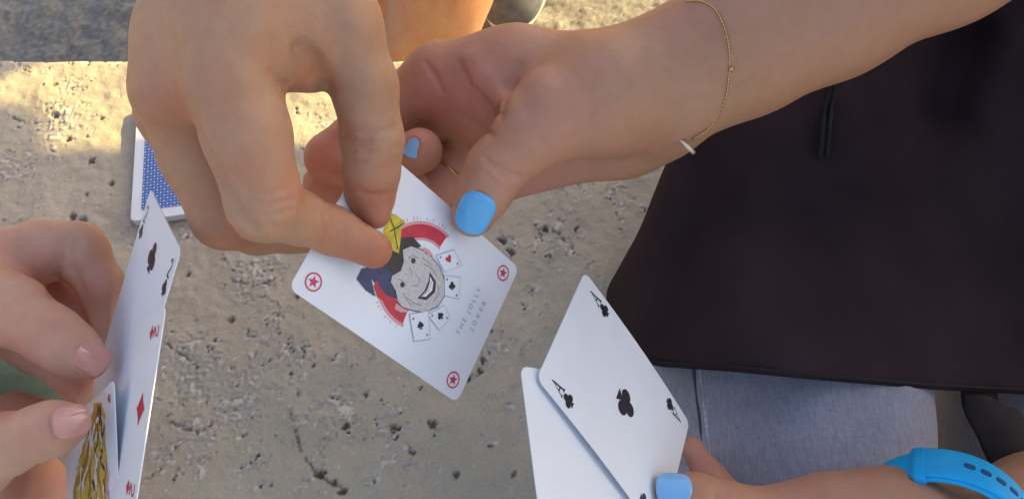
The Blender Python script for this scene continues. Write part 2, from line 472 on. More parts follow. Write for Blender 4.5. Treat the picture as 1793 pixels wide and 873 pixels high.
for pts, wd in (([(508, 725), (518, 752), (522, 778), (538, 808), (556, 828), (580, 846), (606, 856)], .0007), ([(285, 598), (305, 612), (330, 628), (348, 645)], .0006), ([(300, 738), (325, 752), (352, 755), (372, 738)], .0006),
                ([(955, 395), (975, 405), (990, 420)], .0006), ([(405, 490), (440, 500), (470, 495)], .0006), ([(20, 205), (45, 215), (75, 212)], .0005)):
    crack = np.maximum(crack, sst(1.6, .5, (seg_dist(pts) + .0004 * wob) / wd) * sst(-1.2, -.2, fine + .5 * mid))
Z = .0004 * low + .00018 * mid + .00005 * tiny
Z += -.0007 * zone + zone * (.00006 * fine + .00005 * tiny) + .0009 * flake - .0013 * crack - .0022 * hole + .00012 * sst(.8, 1.6, tiny + fine) * (1 - zone)
pit = np.zeros(sh)
pr = np.random.default_rng(5)
pits = [(690, 748, 8), (758, 742, 9), (604, 746, 8), (722, 790, 6), (160, 282, 9), (152, 340, 4), (195, 322, 7), (178, 208, 5), (95, 200, 9), (118, 245, 8), (560, 830, 9), (585, 845, 6), (880, 420, 9), (895, 440, 8), (955, 400, 8),
        (1010, 400, 6), (640, 690, 6), (550, 640, 5), (330, 480, 5), (405, 560, 6), (820, 660, 9), (840, 650, 7), (845, 630, 6), (520, 520, 5), (125, 380, 10), (145, 385, 8), (600, 860, 7), (800, 830, 6), (860, 780, 5), (900, 830, 5)]
pits = [(*on_bench(a, b), c * .00034) for a, b, c in pits]
for _ in range(110):
    pits.append((pr.uniform(BX0, BX1), pr.uniform(BY0, BY1), abs(pr.normal()) * .0009 + .0006))
for bx, by, r in pits:
    i0, i1 = int((bx - 5 * r - BX0) / step), int((bx + 5 * r - BX0) / step) + 2; j0, j1 = int((by - 5 * r - BY0) / step), int((by + 5 * r - BY0) / step) + 2
    w = (slice(max(i0, 0), max(i1, 0)), slice(max(j0, 0), max(j1, 0)))
    if X[w].size == 0: continue
    a = pr.uniform(0, 3.14); dx, dy = X[w] - bx, Y[w] - by; e = pr.uniform(.6, 1)
    q = np.sqrt(((dx * math.cos(a) + dy * math.sin(a))) ** 2 + ((dy * math.cos(a) - dx * math.sin(a)) / e) ** 2) / r + .22 * fine[w]
    pit[w] = np.maximum(pit[w], sst(1.15, .55, q)); Z[w] -= min(r * 1.0, .003) * sst(1.15, .45, q)
edge = np.maximum.reduce([sst(.006, 0, BY1 - Y), sst(.006, 0, BX1 - X)])
chip = sst(.4, 1.6, mid + .4 * fine) * np.maximum(sst(.012, 0, BY1 - Y + .003 * fine), sst(.012, 0, BX1 - X))
Z -= .0035 * edge ** 2 + .004 * chip
crumb = np.clip(.30 * lip + flake * .75 + .3 * chip, 0, .8)
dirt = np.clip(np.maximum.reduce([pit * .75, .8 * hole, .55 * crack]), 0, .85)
nx, ny = sh
ii, jj = np.meshgrid(np.arange(nx - 1), np.arange(ny - 1), indexing='ij'); a = (ii * ny + jj).ravel()
Q = np.stack([a, a + ny, a + ny + 1, a + 1], 1)
V = np.stack([X, Y, Z], -1).reshape(-1, 3)
# slab sides and a pedestal below the top
rim = np.concatenate([np.arange(nx) * ny, (nx - 1) * ny + np.arange(1, ny), np.arange(nx - 2, -1, -1) * ny + ny - 1, np.arange(ny - 2, 0, -1)])
lowv = V[rim].copy(); lowv[:, 2] = -.11
n0 = len(V); k = np.arange(len(rim)); k2 = (k + 1) % len(rim)
side = np.stack([rim[k2], rim[k], n0 + k, n0 + k2], 1)
bz = np.array([[x, y, z] for x, y, z in [(BX0 + .05, BY0 + .05, -.11), (BX1 - .05, BY0 + .05, -.11), (BX1 - .05, BY1 - .05, -.11), (BX0 + .05, BY1 - .05, -.11),
                                         (BX0 + .05, BY0 + .05, -.46), (BX1 - .05, BY0 + .05, -.46), (BX1 - .05, BY1 - .05, -.46), (BX0 + .05, BY1 - .05, -.46),
                                         (BX0, BY0, -.109), (BX1, BY0, -.109), (BX1, BY1, -.109), (BX0, BY1, -.109)]])
n1 = n0 + len(rim)
ped = np.array([[0, 1, 5, 4], [1, 2, 6, 5], [2, 3, 7, 6], [3, 0, 4, 7], [8, 11, 10, 9]]) + n1
bench = mesh_obj('concrete_bench', np.concatenate([V, lowv, bz]), np.concatenate([Q, side, ped]), M['bench'],
                 attrs=dict(bare=np.r_[.38 * zone.ravel(), np.zeros(len(rim) + 12)], crumb=np.r_[crumb.ravel(), np.zeros(len(rim) + 12)], dirt=np.r_[dirt.ravel(), np.zeros(len(rim) + 12)]))
tag(bench, 'pitted grey brown concrete bench top under the cards with crumbling patches', 'bench')

gs = .0035
xs = np.arange(-.8, .8, gs); ys = np.arange(.25, 1.35, gs)
X, Y = np.meshgrid(xs, ys, indexing='ij'); sh = X.shape
l2 = band(sh, gs, .06, .4, 11); f2 = band(sh, gs, .012, .035, 12); t2 = band(sh, gs, .007, .014, 13)
Z = -.45 + .0012 * l2 + .0014 * np.abs(f2) * (.6 + .4 * sst(-1, 1, l2)) + .0006 * t2
fade = np.minimum.reduce([sst(0, .05, X + .8), sst(0, .05, .79 - X), sst(0, .05, Y - .25), sst(0, .05, 1.34 - Y)]); Z = (Z + .45) * fade - .45 + (fade - 1) * .004
nx, ny = sh; ii, jj = np.meshgrid(np.arange(nx - 1), np.arange(ny - 1), indexing='ij'); a = (ii * ny + jj).ravel()
Q = np.stack([a, a + ny, a + ny + 1, a + 1], 1); V = np.stack([X, Y, Z], -1).reshape(-1, 3)
big = np.array([[-200, -200, -.4535], [200, -200, -.4535], [200, 200, -.4535], [-200, 200, -.4535]])
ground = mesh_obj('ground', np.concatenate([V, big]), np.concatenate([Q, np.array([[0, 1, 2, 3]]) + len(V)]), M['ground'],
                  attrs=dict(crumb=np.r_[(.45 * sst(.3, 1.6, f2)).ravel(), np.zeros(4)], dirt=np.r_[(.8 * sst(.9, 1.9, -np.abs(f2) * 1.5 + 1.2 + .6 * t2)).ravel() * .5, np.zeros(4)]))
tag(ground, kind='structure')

# ------------------------------------------------------------------ cards
CW, CL = .0635, .0889
def rodr(w):
    a = np.linalg.norm(w); k = np.asarray(w) / a; K = np.array([[0, -k[2], k[1]], [k[2], 0, -k[0]], [-k[1], k[0], 0]])
    return np.eye(3) + math.sin(a) * K + (1 - math.cos(a)) * K @ K
class Pose:
    def __init__(s, T, R, bend=0.0): s.T = np.asarray(T, float); s.R = R; s.bend = bend
    def at(s, u, v, z=0.0):      # metres on the card -> world
        return s.T + s.R @ np.array([u, v, z + s.bend * ((v / CL * 2) ** 2)])
    def uv(s, px, py):
        d = FW + (px - CX) / F * RT - (py - CY) / F * UP; n = s.R[:, 2]
        q = s.R.T @ (CAM + d * (((s.T - CAM) @ n) / (d @ n)) - s.T); return q[0], q[1]
    def depth(s, px, py):
        d = FW + (px - CX) / F * RT - (py - CY) / F * UP; n = s.R[:, 2]; return ((s.T - CAM) @ n) / (d @ n)
def rrect(w, h, r, n=6):
    out = []
    for cx, cy, a0 in ((w / 2 - r, h / 2 - r, 0), (-w / 2 + r, h / 2 - r, 90), (-w / 2 + r, -h / 2 + r, 180), (w / 2 - r, -h / 2 + r, 270)):
        for k in range(n + 1):
            a = math.radians(a0 + 90 * k / n); out.append((cx + r * math.cos(a), cy + r * math.sin(a)))
    return out
def card_mesh(pose, name, parent=None, th=.00035):
    ol = rrect(CW, CL, .0035); n = len(ol); rows = 12
    V, Fc = [], []
    # split the outline into left/right rails so the card can bend along its length
    vs = sorted(set(round(p[1], 6) for p in ol) | set(np.linspace(-CL / 2 + .0035, CL / 2 - .0035, rows).round(6)))
    def half(v):
        e = abs(v) - (CL / 2 - .0035)
        return CW / 2 if e <= 0 else CW / 2 - .0035 + math.sqrt(max(0, .0035 ** 2 - e * e))
    m = len(vs)
    for z in (0.0, -th):
        for v in vs:
            for s_ in (-1, 1): V.append(pose.at(s_ * half(v), v, z))
    for i in range(m - 1):
        a = 2 * i; Fc.append((a, a + 1, a + 3, a + 2)); b = a + 2 * m; Fc.append((b, b + 2, b + 3, b + 1))
        Fc.append((a, a + 2, a + 2 + 2 * m, a + 2 * m)); Fc.append((a + 3, a + 1, a + 1 + 2 * m, a + 3 + 2 * m))
    Fc.append((1, 0, 2 * m, 2 * m + 1)); t = 2 * m - 2; Fc.append((t, t + 1, t + 1 + 2 * m, t + 2 * m))
    return mesh_obj(name, V, Fc, M['card'], parent, smooth=False)
def decal(name, pose, polys, mat, parent, z=.00012, split=.004):
    bm = bmesh.new()
    for pl in polys:
        vs = [bm.verts.new((x, y, 0)) for x, y in pl]
        for t in tessellate_polygon([[Vector((x, y, 0)) for x, y in pl]]):
            try: bm.faces.new([vs[i] for i in t])
            except ValueError: pass
    if abs(pose.bend) > 1e-6:
        for _ in range(3):
            es = [e for e in bm.edges if e.calc_length() > split]
            if es: bmesh.ops.subdivide_edges(bm, edges=es, cuts=1)
    bm.verts.index_update()
    V = [pose.at(v.co.x, v.co.y, z) for v in bm.verts]; Fc = []
    for f in bm.faces:
        ids = [v.index for v in f.verts]
        q = [f.verts[i].co for i in range(3)]
        f.normal_update()
        Fc.append(ids if f.normal.z > 0 else ids[::-1])
    bm.free()
    return mesh_obj(name, V, Fc, mat, parent, smooth=False)
def circ(cx, cy, r, n=20): return [(cx + r * math.cos(2 * math.pi * k / n), cy + r * math.sin(2 * math.pi * k / n)) for k in range(n)]
def xf(polys, cx, cy, s, rot=0):
    c, q = math.cos(math.radians(rot)), math.sin(math.radians(rot))
    return [[(cx + s * (x * c - y * q), cy + s * (x * q + y * c)) for x, y in pl] for pl in polys]
def bez(pts, n=6):
    out = []
    for p0, p1, p2, p3 in pts:
        for k in range(n):
            t = k / n; out.append(tuple((1 - t) ** 3 * a + 3 * t * (1 - t) ** 2 * b + 3 * t * t * (1 - t) * c + t ** 3 * d for a, b, c, d in zip(p0, p1, p2, p3)))
    return out
STEM = [(-.07, -.05), (.07, -.05), (.09, -.3), (.24, -.5), (-.24, -.5), (-.09, -.3)]
CLUB = [circ(0, .24, .245), circ(-.25, -.10, .245), circ(.25, -.10, .245), circ(0, .02, .13, 10), STEM]
HEART = [bez([((0, -.5), (-.1, -.25), (-.46, -.02), (-.46, .22)), ((-.46, .22), (-.46, .5), (-.08, .54), (0, .24)), ((0, .24), (.08, .54), (.46, .5), (.46, .22)), ((.46, .22), (.46, -.02), (.1, -.25), (0, -.5))])]
SPADE = [[(x, -y * .85 + .08) for x, y in HEART[0]][::-1], STEM]
DIAM = [bez([((0, .5), (.08, .3), (.2, .12), (.36, 0)), ((.36, 0), (.2, -.12), (.08, -.3), (0, -.5)), ((0, -.5), (-.08, -.3), (-.2, -.12), (-.36, 0)), ((-.36, 0), (-.2, .12), (-.08, .3), (0, .5))])]
LET_A = [[(-.03, .5), (.08, .5), (.38, -.42), (.22, -.42), (.0, .32)], [(.0, .36), (.02, .30), (-.24, -.42), (-.32, -.42)], [(-.18, -.10), (.18, -.10), (.20, -.19), (-.21, -.19)],
         [(-.42, -.42), (-.16, -.42), (-.16, -.5), (-.42, -.5)], [(.12, -.42), (.46, -.42), (.46, -.5), (.12, -.5)]]
def stroke(pts, w):
    L, R_ = [], []
    for i, p in enumerate(pts):
        a = pts[max(i - 1, 0)]; b = pts[min(i + 1, len(pts) - 1)]; dx, dy = b[0] - a[0], b[1] - a[1]; l = math.hypot(dx, dy) or 1
        L.append((p[0] - dy / l * w, p[1] + dx / l * w)); R_.append((p[0] + dy / l * w, p[1] - dx / l * w))
    return [[L[i], L[i + 1], R_[i + 1], R_[i]] for i in range(len(pts) - 1)]
TWO = stroke([(-.27, .22), (-.22, .38), (0, .46), (.22, .38), (.26, .2), (.15, 0), (-.1, -.22), (-.28, -.44)], .06) + stroke([(-.3, -.44), (.3, -.44)], .065)
STAR = [[(math.sin(k * math.pi / 5) * (1 if k % 2 == 0 else .42), math.cos(k * math.pi / 5) * (1 if k % 2 == 0 else .42)) for k in range(10)]]
def annulus(r0, r1, n=28): return [[(r0 * math.cos(a), r0 * math.sin(a)), (r1 * math.cos(a), r1 * math.sin(a)), (r1 * math.cos(b), r1 * math.sin(b)), (r0 * math.cos(b), r0 * math.sin(b))]
                                   for a, b in [(2 * math.pi * k / n, 2 * math.pi * (k + 1) / n) for k in range(n)]]
def index(pose, card, corners, glyph, suit, mat, gx, gy, gs, sx=None, gap=.0068):
    for cx, cy in corners:
        r = 0 if cy > 0 else 180; sg = 1 if cy > 0 else -1
        decal('rank_mark', pose, xf([[(x * .72, y) for x, y in g] for g in glyph], cx * gx, sg * gy, gs, r), mat, card)
        decal('suit_mark', pose, xf(suit, cx * gx, sg * (gy - gap), gs * .85, r), mat, card)
GRP = 'playing cards held in the hands'

# --- the joker
pj = Pose([-.0362, -.0941, .1544], rodr([-2.7012, -1.5104, -3.712]), -.0006)
jk = card_mesh(pj, 'joker_card'); tag(jk, 'white joker card with laughing jester head, pinched between two hands', 'playing card', GRP)
U = lambda pts: [pj.uv(*p) for p in pts]
rc = pj.uv(736, 482); r_in, r_out = .0146, .0196
def arc(a0, a1, r0, r1, n=24):
    aa = [math.radians(a0 + (a1 - a0) * k / n) for k in range(n + 1)]
    return [(rc[0] + r1 * math.cos(a), rc[1] + r1 * math.sin(a)) for a in aa] + [(rc[0] + r0 * math.cos(a), rc[1] + r0 * math.sin(a)) for a in aa[::-1]]
def ang(px, py): q = pj.uv(px, py); return math.degrees(math.atan2(q[1] - rc[1], q[0] - rc[0])) % 360
decal('ring_border', pj, [arc(-10, 190, r_in + .0052, r_in + .0064, 50)], M['rose_ink'], jk, .00010)
decal('ring_border', pj, [arc(-10, 190, r_in - .0010, r_in, 50)], M['rose_ink'], jk, .00010)
decal('red_ring', pj, [arc(-8, 188, r_in, r_in + .0052, 50)], M['crimson_ink'], jk, .00013)
for q in range(46):
    a_ = -5 + 190 * q / 46
    decal('lettering_tick', pj, [arc(a_, a_ + 1.1, r_in + .0069, r_in + .0076 + .0004 * (q % 3), 2)], M['rose_ink'], jk, .00010) if q % 4 else None
decal('hat_crown', pj, [U([(703, 416), (722, 414), (738, 431), (724, 436), (712, 460), (704, 482), (702, 505), (694, 523), (676, 516), (664, 500), (666, 480), (674, 455), (684, 434)])], M['dark_ink'], jk, .00016)
decal('hat_point', pj, [U([(633, 470), (650, 466), (676, 470), (690, 480), (690, 521), (676, 512), (658, 498), (650, 488), (657, 519), (640, 508), (624, 488)])], M['navy_ink'], jk, .00019)
decal('hat_point', pj, [U([(680, 372), (694, 376), (710, 390), (704, 396), (702, 407), (701, 420), (698, 443), (690, 440), (683, 434), (676, 418), (671, 406)])], M['yellow_ink'], jk, .00019)
decal('hat_fold', pj, stroke(U([(682, 378), (690, 400), (696, 436)]), .00025) + stroke(U([(682, 405), (696, 398), (706, 391)]), .00025), M['dark_ink'], jk, .00022)
decal('hat_tassel', pj, [U([(660, 490), (668, 512), (676, 518), (670, 526), (660, 520), (654, 500)])], M['red_ink'], jk, .00022)
face = U([(719, 430), (704, 437), (706, 458), (701, 473), (686, 482), (683, 494), (692, 509), (695, 527), (704, 538), (722, 543), (743, 547), (767, 535), (778, 518), (778, 491), (769, 467), (755, 449), (737, 436)])
decal('jester_face', pj, [face], M['face_ink'], jk, .00024)
decal('face_outline', pj, stroke(face + face[:1], .00018), M['dark_ink'], jk, .00027)
for c in ((704, 498), (723, 456)):
    e = pj.uv(*c); decal('eye', pj, [circ(*e, .0011, 12)], M['dark_ink'], jk, .00027)
for ln in ([(696, 488), (702, 490), (710, 500)], [(714, 452), (722, 447), (732, 452)], [(728, 480), (735, 490), (730, 500), (722, 500)], [(742, 462), (756, 470), (764, 482)], [(712, 520), (722, 530), (738, 534)],
           [(738, 450), (748, 458), (755, 464)], [(706, 512), (712, 526), (720, 534)], [(766, 500), (768, 515), (758, 528)], [(715, 470), (720, 474), (719, 482)]):
    decal('face_line', pj, stroke(U(ln), .00014), M['grey_ink'], jk, .00027)
decal('lips', pj, [U([(752, 476), (763, 493), (761, 511), (746, 525), (730, 522), (743, 508), (749, 493)])], M['dark_ink'], jk, .00027)
decal('teeth', pj, [U([(752, 483), (758, 494), (756, 508), (745, 519), (736, 519), (747, 508), (752, 494)])], M['card'], jk, .00030)
decal('tooth_line', pj, stroke(U([(756, 490), (750, 508), (736, 520)]), .00012), M['red_ink'], jk, .00033)
for ear in ([(741, 432), (752, 438), (758, 448), (748, 448), (740, 440)], [(693, 530), (690, 540), (700, 546), (716, 546), (704, 538)]):
    decal('ear', pj, [U(ear)], M['rose_ink'], jk, .00027)
for q, st in (([(764, 446), (796, 436), (810, 463), (779, 475)], HEART), ([(779, 482), (808, 486), (805, 524), (780, 518)], CLUB), ([(749, 553), (779, 536), (789, 559), (770, 580)], SPADE), ([(716, 553), (749, 546), (753, 596), (724, 600)], SPADE)):
    q = [(a_ + (735 - a_) * .035, b_ + (490 - b_) * .035) for a_, b_ in q]; u4 = U(q); c_ = np.mean(u4, 0); big_ = [tuple(c_ + (np.array(p) - c_) * 1.055) for p in u4]
    decal('card_edge', pj, [big_], M['faint_ink'], jk, .00033); decal('small_card', pj, [u4], M['card'], jk, .00037)
    e = np.array(u4[3]) - np.array(u4[0]); rot = math.degrees(math.atan2(e[1], e[0])) + 90
    decal('small_pip', pj, xf(st, *(c_ + .0004), .0034, rot), M['red_ink'] if st is HEART else M['black_ink'], jk, .00041)
    for k_ in (0, 2): decal('small_pip', pj, xf(st, *(c_ + (np.array(u4[k_]) - c_) * .68), .0011, rot), M['grey_ink'], jk, .00041)
for c in ((-1, 1), (1, -1), (-1, -1)):
    x, y = c[0] * .0250, c[1] * .0375
    decal('star_ring', pj, xf(annulus(1, .82), x, y, .0034), M['pink_red_ink'], jk); decal('star', pj, xf(STAR, x, y, .0024), M['pink_red_ink'], jk)
def text_polys(body, size, font_x, font_y, pose, mat, parent, name, spacing=1.35, zoff=.0002):
    cu = bpy.data.curves.new(name, 'FONT'); cu.body = body; cu.size = size; cu.align_x = 'CENTER'; cu.space_character = spacing; cu.resolution_u = 2
    o = bpy.data.objects.new(name, cu); COL.objects.link(o)
    dg = bpy.context.evaluated_depsgraph_get(); me = bpy.data.meshes.new_from_object(o.evaluated_get(dg))
    COL.objects.unlink(o); bpy.data.objects.remove(o)
    for v in me.vertices: v.co = Vector(pose.at(v.co.x + font_x, v.co.y + font_y, zoff))
    me.materials.append(mat); q = bpy.data.objects.new(name, me); COL.objects.link(q); q.parent = parent; return q
text_polys('THE JOLLY', .0030, .002, -.0305, pj, M['faint_ink'], jk, 'lettering', 1.6)
text_polys('JOKER', .0030, .003, -.0360, pj, M['faint_ink'], jk, 'lettering', 1.8)

# --- ace of clubs and the blank card behind it
pa = Pose([.0447, -.133, .1207], rodr([.4507, .7926, .9623]), -.0012)
ace = card_mesh(pa, 'ace_card'); tag(ace, 'ace of clubs held by the hand with the blue watch strap', 'playing card', GRP)
index(pa, ace, [(-1, 1), (1, 1), (1, -1), (-1, -1)], LET_A, CLUB, M['black_ink'], .0262, .0345, .0072, gap=.0068)
decal('club_pip', pa, xf(CLUB, 0, -.001, .0125, 180), M['black_ink'], ace)
a0 = np.array(pa.uv(924, 637)); a1 = np.array(pa.uv(955, 873)); dv = vnorm(a0 - a1)
Rb = pa.R @ np.array([[dv[1], dv[0], 0], [-dv[0], dv[1], 0], [0, 0, 1]])
cb = pa.at(*a0, -.0016) - Rb @ np.array([-CW / 2, CL / 2, 0])
pb = Pose(cb, Rb)
bl = card_mesh(pb, 'blank_card'); tag(bl, 'plain white card sticking out behind the ace of clubs, only its left strip showing', 'playing card', GRP)

# --- the fan on the left
pc = Pose([-.1413, -.1152, .1556], rodr([.4605, -.8323, -.6719]))
c2 = card_mesh(pc, 'club_card'); tag(c2, 'black suit card seen steeply, topmost of the fan held on the left', 'playing card', GRP)
index(pc, c2, [(-1, 1), (1, 1)], TWO, CLUB, M['black_ink'], .0265, .0355, .0070, gap=.0072)
decal('club_pip', pc, xf(CLUB, 0, .0285, .0115), M['black_ink'], c2)
pd = Pose(np.array([-.1339, -.1471, .1601]) - FW * .001, rodr([.9783, -.6139, -1.6241]))
d2 = card_mesh(pd, 'diamond_card'); tag(d2, 'red diamond card with one diamond pip facing out of the left fan', 'playing card', GRP)
index(pd, d2, [(-1, 1), (1, 1)], TWO, DIAM, M['red_ink'], .0245, .0350, .0085, gap=.0085)
decal('diamond_pip', pd, xf(DIAM, 0, .0275, .0150), M['red_ink'], d2)
pg = Pose([-.1591, -.1665, .1215], rodr([.9543, -.5415, -1.3644]))
g2 = card_mesh(pg, 'court_card'); tag(g2, 'court card with a gold patterned figure under the lower thumb on the left', 'playing card', GRP)
fr = np.random.default_rng(3)
gl = lambda y: np.interp(y, [704, 730, 760, 800, 850, 900], [166, 160, 152, 141, 129, 124]); gr = lambda y: np.interp(y, [704, 730, 760, 840, 900], [178, 181, 184, 188, 190])
yy_ = list(range(704, 905, 12))
decal('gold_figure', pg, [[pg.uv(gr(y) + 1.5 * math.sin(y), y) for y in yy_] + [pg.uv(gl(y) + 2 * math.sin(y * 1.3), y) for y in yy_[::-1]]], M['gold_ink'], g2, .00010)
for q in range(110):
    y = fr.uniform(706, 895); f_ = fr.uniform(-.05, 1.05); l_ = fr.uniform(14, 60); w_ = fr.uniform(.8, 3.0)
    pts = []
    for t in np.linspace(0, 1, 9):
        y_ = min(y + l_ * t, 902); x_ = gl(y_) + (gr(y_) - gl(y_)) * f_ + w_ * math.sin(t * 5 + q) + 4 * (t - .5) * math.sin(q * 1.7); pts.append(pg.uv(x_, y_))
    if math.hypot(pts[-1][0] - pts[0][0], pts[-1][1] - pts[0][1]) < .002: continue
    decal('figure_line', pg, stroke(pts, fr.uniform(.0002, .0011)), [M['ochre_ink'], M['card'], M['yellow_ink'], M['card'], M['gold_ink'], M['dark_ink'], M['rose_ink'], M['ochre_ink']][q % 8], g2, .00014 + q * 2e-6)
for cx in (-1, 1): decal('suit_mark', pg, xf(HEART, cx * .0265, .0375, .0036), M['red_ink'], g2, .0005)
pe = Pose(pg.T + P(-48, 20, .31) - P(0, 0, .31) + FW * .016, pg.R)
e2 = card_mesh(pe, 'red_pip_card'); tag(e2, 'white card with red pips at the lower left corner behind the court card', 'playing card', GRP)
for cx, cy in ((-.016, .026), (.016, .026), (-.016, 0), (.016, 0), (-.016, -.026), (.016, -.026)): decal('diamond_pip', pe, xf(DIAM, cx, cy, .013), M['red_ink'], e2)
index(pe, e2, [(-1, 1), (1, 1)], TWO, DIAM, M['red_ink'], .0270, .0365, .0075, gap=.0075)

# --- the deck lying on the bench
dx0, dy0 = on_bench(236, 396); DT = .0045
deck = bpy.data.objects.new('card_deck', None); COL.objects.link(deck)
tag(deck, 'deck of cards with blue lattice backs lying on the bench under the big hand', 'card deck')
DR = rodr([0, 0, math.radians(9)])
dpose = Pose(np.array([dx0, dy0, .001]) + DR @ np.array([CW / 2, CL / 2, 0]), DR)
deck.location = dpose.T
def lay(o):
    o.parent = deck; o.matrix_parent_inverse = deck.matrix_world.inverted(); return o
bpy.context.view_layer.update()
V, Fc = [], []; dr = np.random.default_rng(9)
nl = 26
for k_ in range(nl):
    z0 = k_ * DT / nl; ox, oy, th_ = dr.normal() * .0003, dr.normal() * .0003, dr.normal() * .004
    ol = rrect(CW, CL, .0035, 4); b = len(V)
    for z in (z0 + .00005, z0 + DT / nl):
        for x, y in ol: V.append(dpose.T + DR @ np.array([x * math.cos(th_) - y * math.sin(th_) + ox, y * math.cos(th_) + x * math.sin(th_) + oy, z]))
    m = len(ol)
    for i in range(m): j = (i + 1) % m; Fc.append((b + i, b + j, b + m + j, b + m + i))
    Fc.append(tuple(b + m + i for i in range(m))); Fc.append(tuple(b + i for i in range(m))[::-1])
lay(mesh_obj('card_stack', V, Fc, M['card'], smooth=False))['kind'] = 'stuff'
tpose = Pose(dpose.T + [0, 0, DT + .0006], DR)
lay(card_mesh(tpose, 'top_card'))
lay(decal('back_field', tpose, [rrect(CW - .0115, CL - .0125, .0012)], M['blue_ink'], None))
lines = []
w2, h2 = (CW - .0125) / 2, (CL - .0135) / 2
s_ = .0021; nx_, ny_ = int(2 * w2 / s_), int(2 * h2 / s_)
dots = []
for i in range(nx_ + 1):
    for j in range(ny_ + 1):
        x, y = -w2 + i * s_ + .0003, -h2 + j * s_ + .0003
        if (i + j) % 2 == 0: dots.append([(x - .00062, y), (x, y - .00062), (x + .00062, y), (x, y + .00062)])
        else: dots.append([(x - .00075, y - .00013), (x + .00075, y - .00013), (x + .00075, y + .00013), (x - .00075, y + .00013)])
lay(decal('back_lattice', tpose, dots, M['card'], None, .0002))

# ------------------------------------------------------------------ person at the top (big pinching hand, bare leg, shoe)
jd = pj.depth
A = hand(
    palm=[((470, -150, .285, 115), (405, 135, .272, 84)), ((425, -150, .290, 105), (312, 155, .284, 80)), ((395, -140, .32, 85), (304, 195, .325, 60)), ((400, -130, .34, 75), (308, 215, .345, 50)),
          ((508, -150, .285, 100), (592, 38, .290, 70)), ((440, 42, .280, 86), (540, 66, .292, 74)), ((540, 66, .292, 74), (568, 64, .294, 66)), ((335, 60, .287, 82), (400, 60, .278, 82)), ((500, -330, .29, 140), (475, -130, .285, 125))],
    fingers=[[(595, 40, .290, 68), (638, 150, .296, 57), (652, 245, .303, 53), (650, 300, .307, 48), (648, 340, .312, 43), (657, 374, jd(656, 374) - .0058, 27)],
             [(405, 135, .272, 82), (432, 235, .271, 75), (464, 358, .275, 64), (520, 380, .287, 46), (582, 403, .299, 41), (654, 437, jd(655, 435) - .0120, 33)],
             [(312, 160, .288, 75), (348, 270, .302, 66), (394, 378, .312, 57), (450, 400, .325, 44), (510, 405, .325, 36), (580, 415, .330, 30)],
             [(300, 195, .325, 60), (350, 290, .332, 54), (400, 365, .338, 50), (450, 380, .350, 40), (500, 390, .352, 32)],
             [(305, 215, .345, 50), (350, 295, .352, 44), (400, 350, .358, 40), (440, 360, .366, 34), (480, 370, .366, 28)]],
    h=.0008, kp=.013, kf=.0045,
    grooves=[([(598, 238), (612, 247), (630, 250), (645, 247)], .0012, .0016), ([(498, 205), (508, 214)], .0012, .0012), ([(528, 88), (545, 108), (558, 132), (568, 156)], .0028, .0042), ([(350, 232), (368, 275), (394, 325), (420, 372), (444, 402)], .0018, .0022),
             ([(532, 318), (548, 336), (560, 345)], .0012, .0016), ([(476, 130), (488, 146), (500, 152)], .0018, .0018), ([(636, 338), (662, 343), (682, 338)], .0013, .0008), ([(470, 395), (500, 400)], .0012, .0005),
             ([(604, 226), (640, 232), (690, 226)], .0012, .0006), ([(604, 262), (640, 266), (700, 258)], .0012, .0006), ([(606, 280), (640, 283)], .0010, .0005), ([(432, 335), (470, 340), (505, 330)], .0011, .0006), ([(428, 352), (468, 360), (512, 348)], .0011, .0007), ([(430, 372), (466, 380), (510, 366)], .0011, .0006), ([(436, 390), (468, 396)], .0010, .0005), ([(566, 375), (574, 400), (570, 428)], .0010, .0006), ([(582, 378), (590, 405), (586, 436)], .0010, .0006), ([(598, 388), (604, 412), (600, 436)], .0009, .0004), ([(360, 380), (380, 395), (410, 398)], .0010, .0005), ([(362, 395), (384, 410), (414, 412)], .0010, .0005), ([(510, 232), (522, 240)], .0009, .0005), ([(600, 395), (606, 412)], .0009, .0003)],
    bulges=[([(405, 170)], .014, .0012), ([(300, 185)], .012, .0014), ([(470, 395)], .010, .0012), ([(515, 320), (525, 330)], .006, .0010), ([(690, 250)], .008, .0010), ([(385, 405)], .010, .0010), ([(400, 0), (370, 60), (330, 140)], .005, .0012), ([(470, -10), (440, 60), (415, 130)], .005, .0011), ([(300, 20), (330, 70), (385, 100), (420, 60)], .0028, .0006), ([(600, -10), (630, 60), (650, 150)], .006, .0010)],
    reds=[(660, 455, 60, 1.0), (660, 360, 60, .95), (520, 330, 45, .6), (600, 425, 50, .5), (300, 190, 70, .65), (390, 150, 50, .25), (540, 120, 40, .55), (420, 420, 60, .45), (500, 150, 30, .4), (620, 245, 30, .45), (560, 345, 40, .5), (440, 300, 60, .25)])
w0 = P(485, -300, .29)
SA = np.array([-.16, .62, .42]); EA = w0 + (SA - w0) * .5 + np.array([-.05, 0, -.06])
kneeA = P(850, -330, .82); ankA = P(742, 150, 1.0)
legA = [(P(778, -40, .905), P(755, 55, .93), .050, .043), (P(755, 55, .93), ankA, .043, .035), (kneeA, P(778, -40, .905), .058, .050), (ankA, ankA + np.array([-.02, -.03, -.02]), .034, .036), (kneeA, np.array([.02, .86, .02]), .058, .08)]
knee2 = P(640, -380, .95); ank2 = P(676, 40, 1.12)
legA += [(knee2, P(668, -70, 1.02), .055, .046), (P(668, -70, 1.02), P(672, 0, 1.06), .044, .036), (P(672, 0, 1.06), ank2, .035, .033), (knee2, np.array([-.14, .88, .02]), .058, .08)]
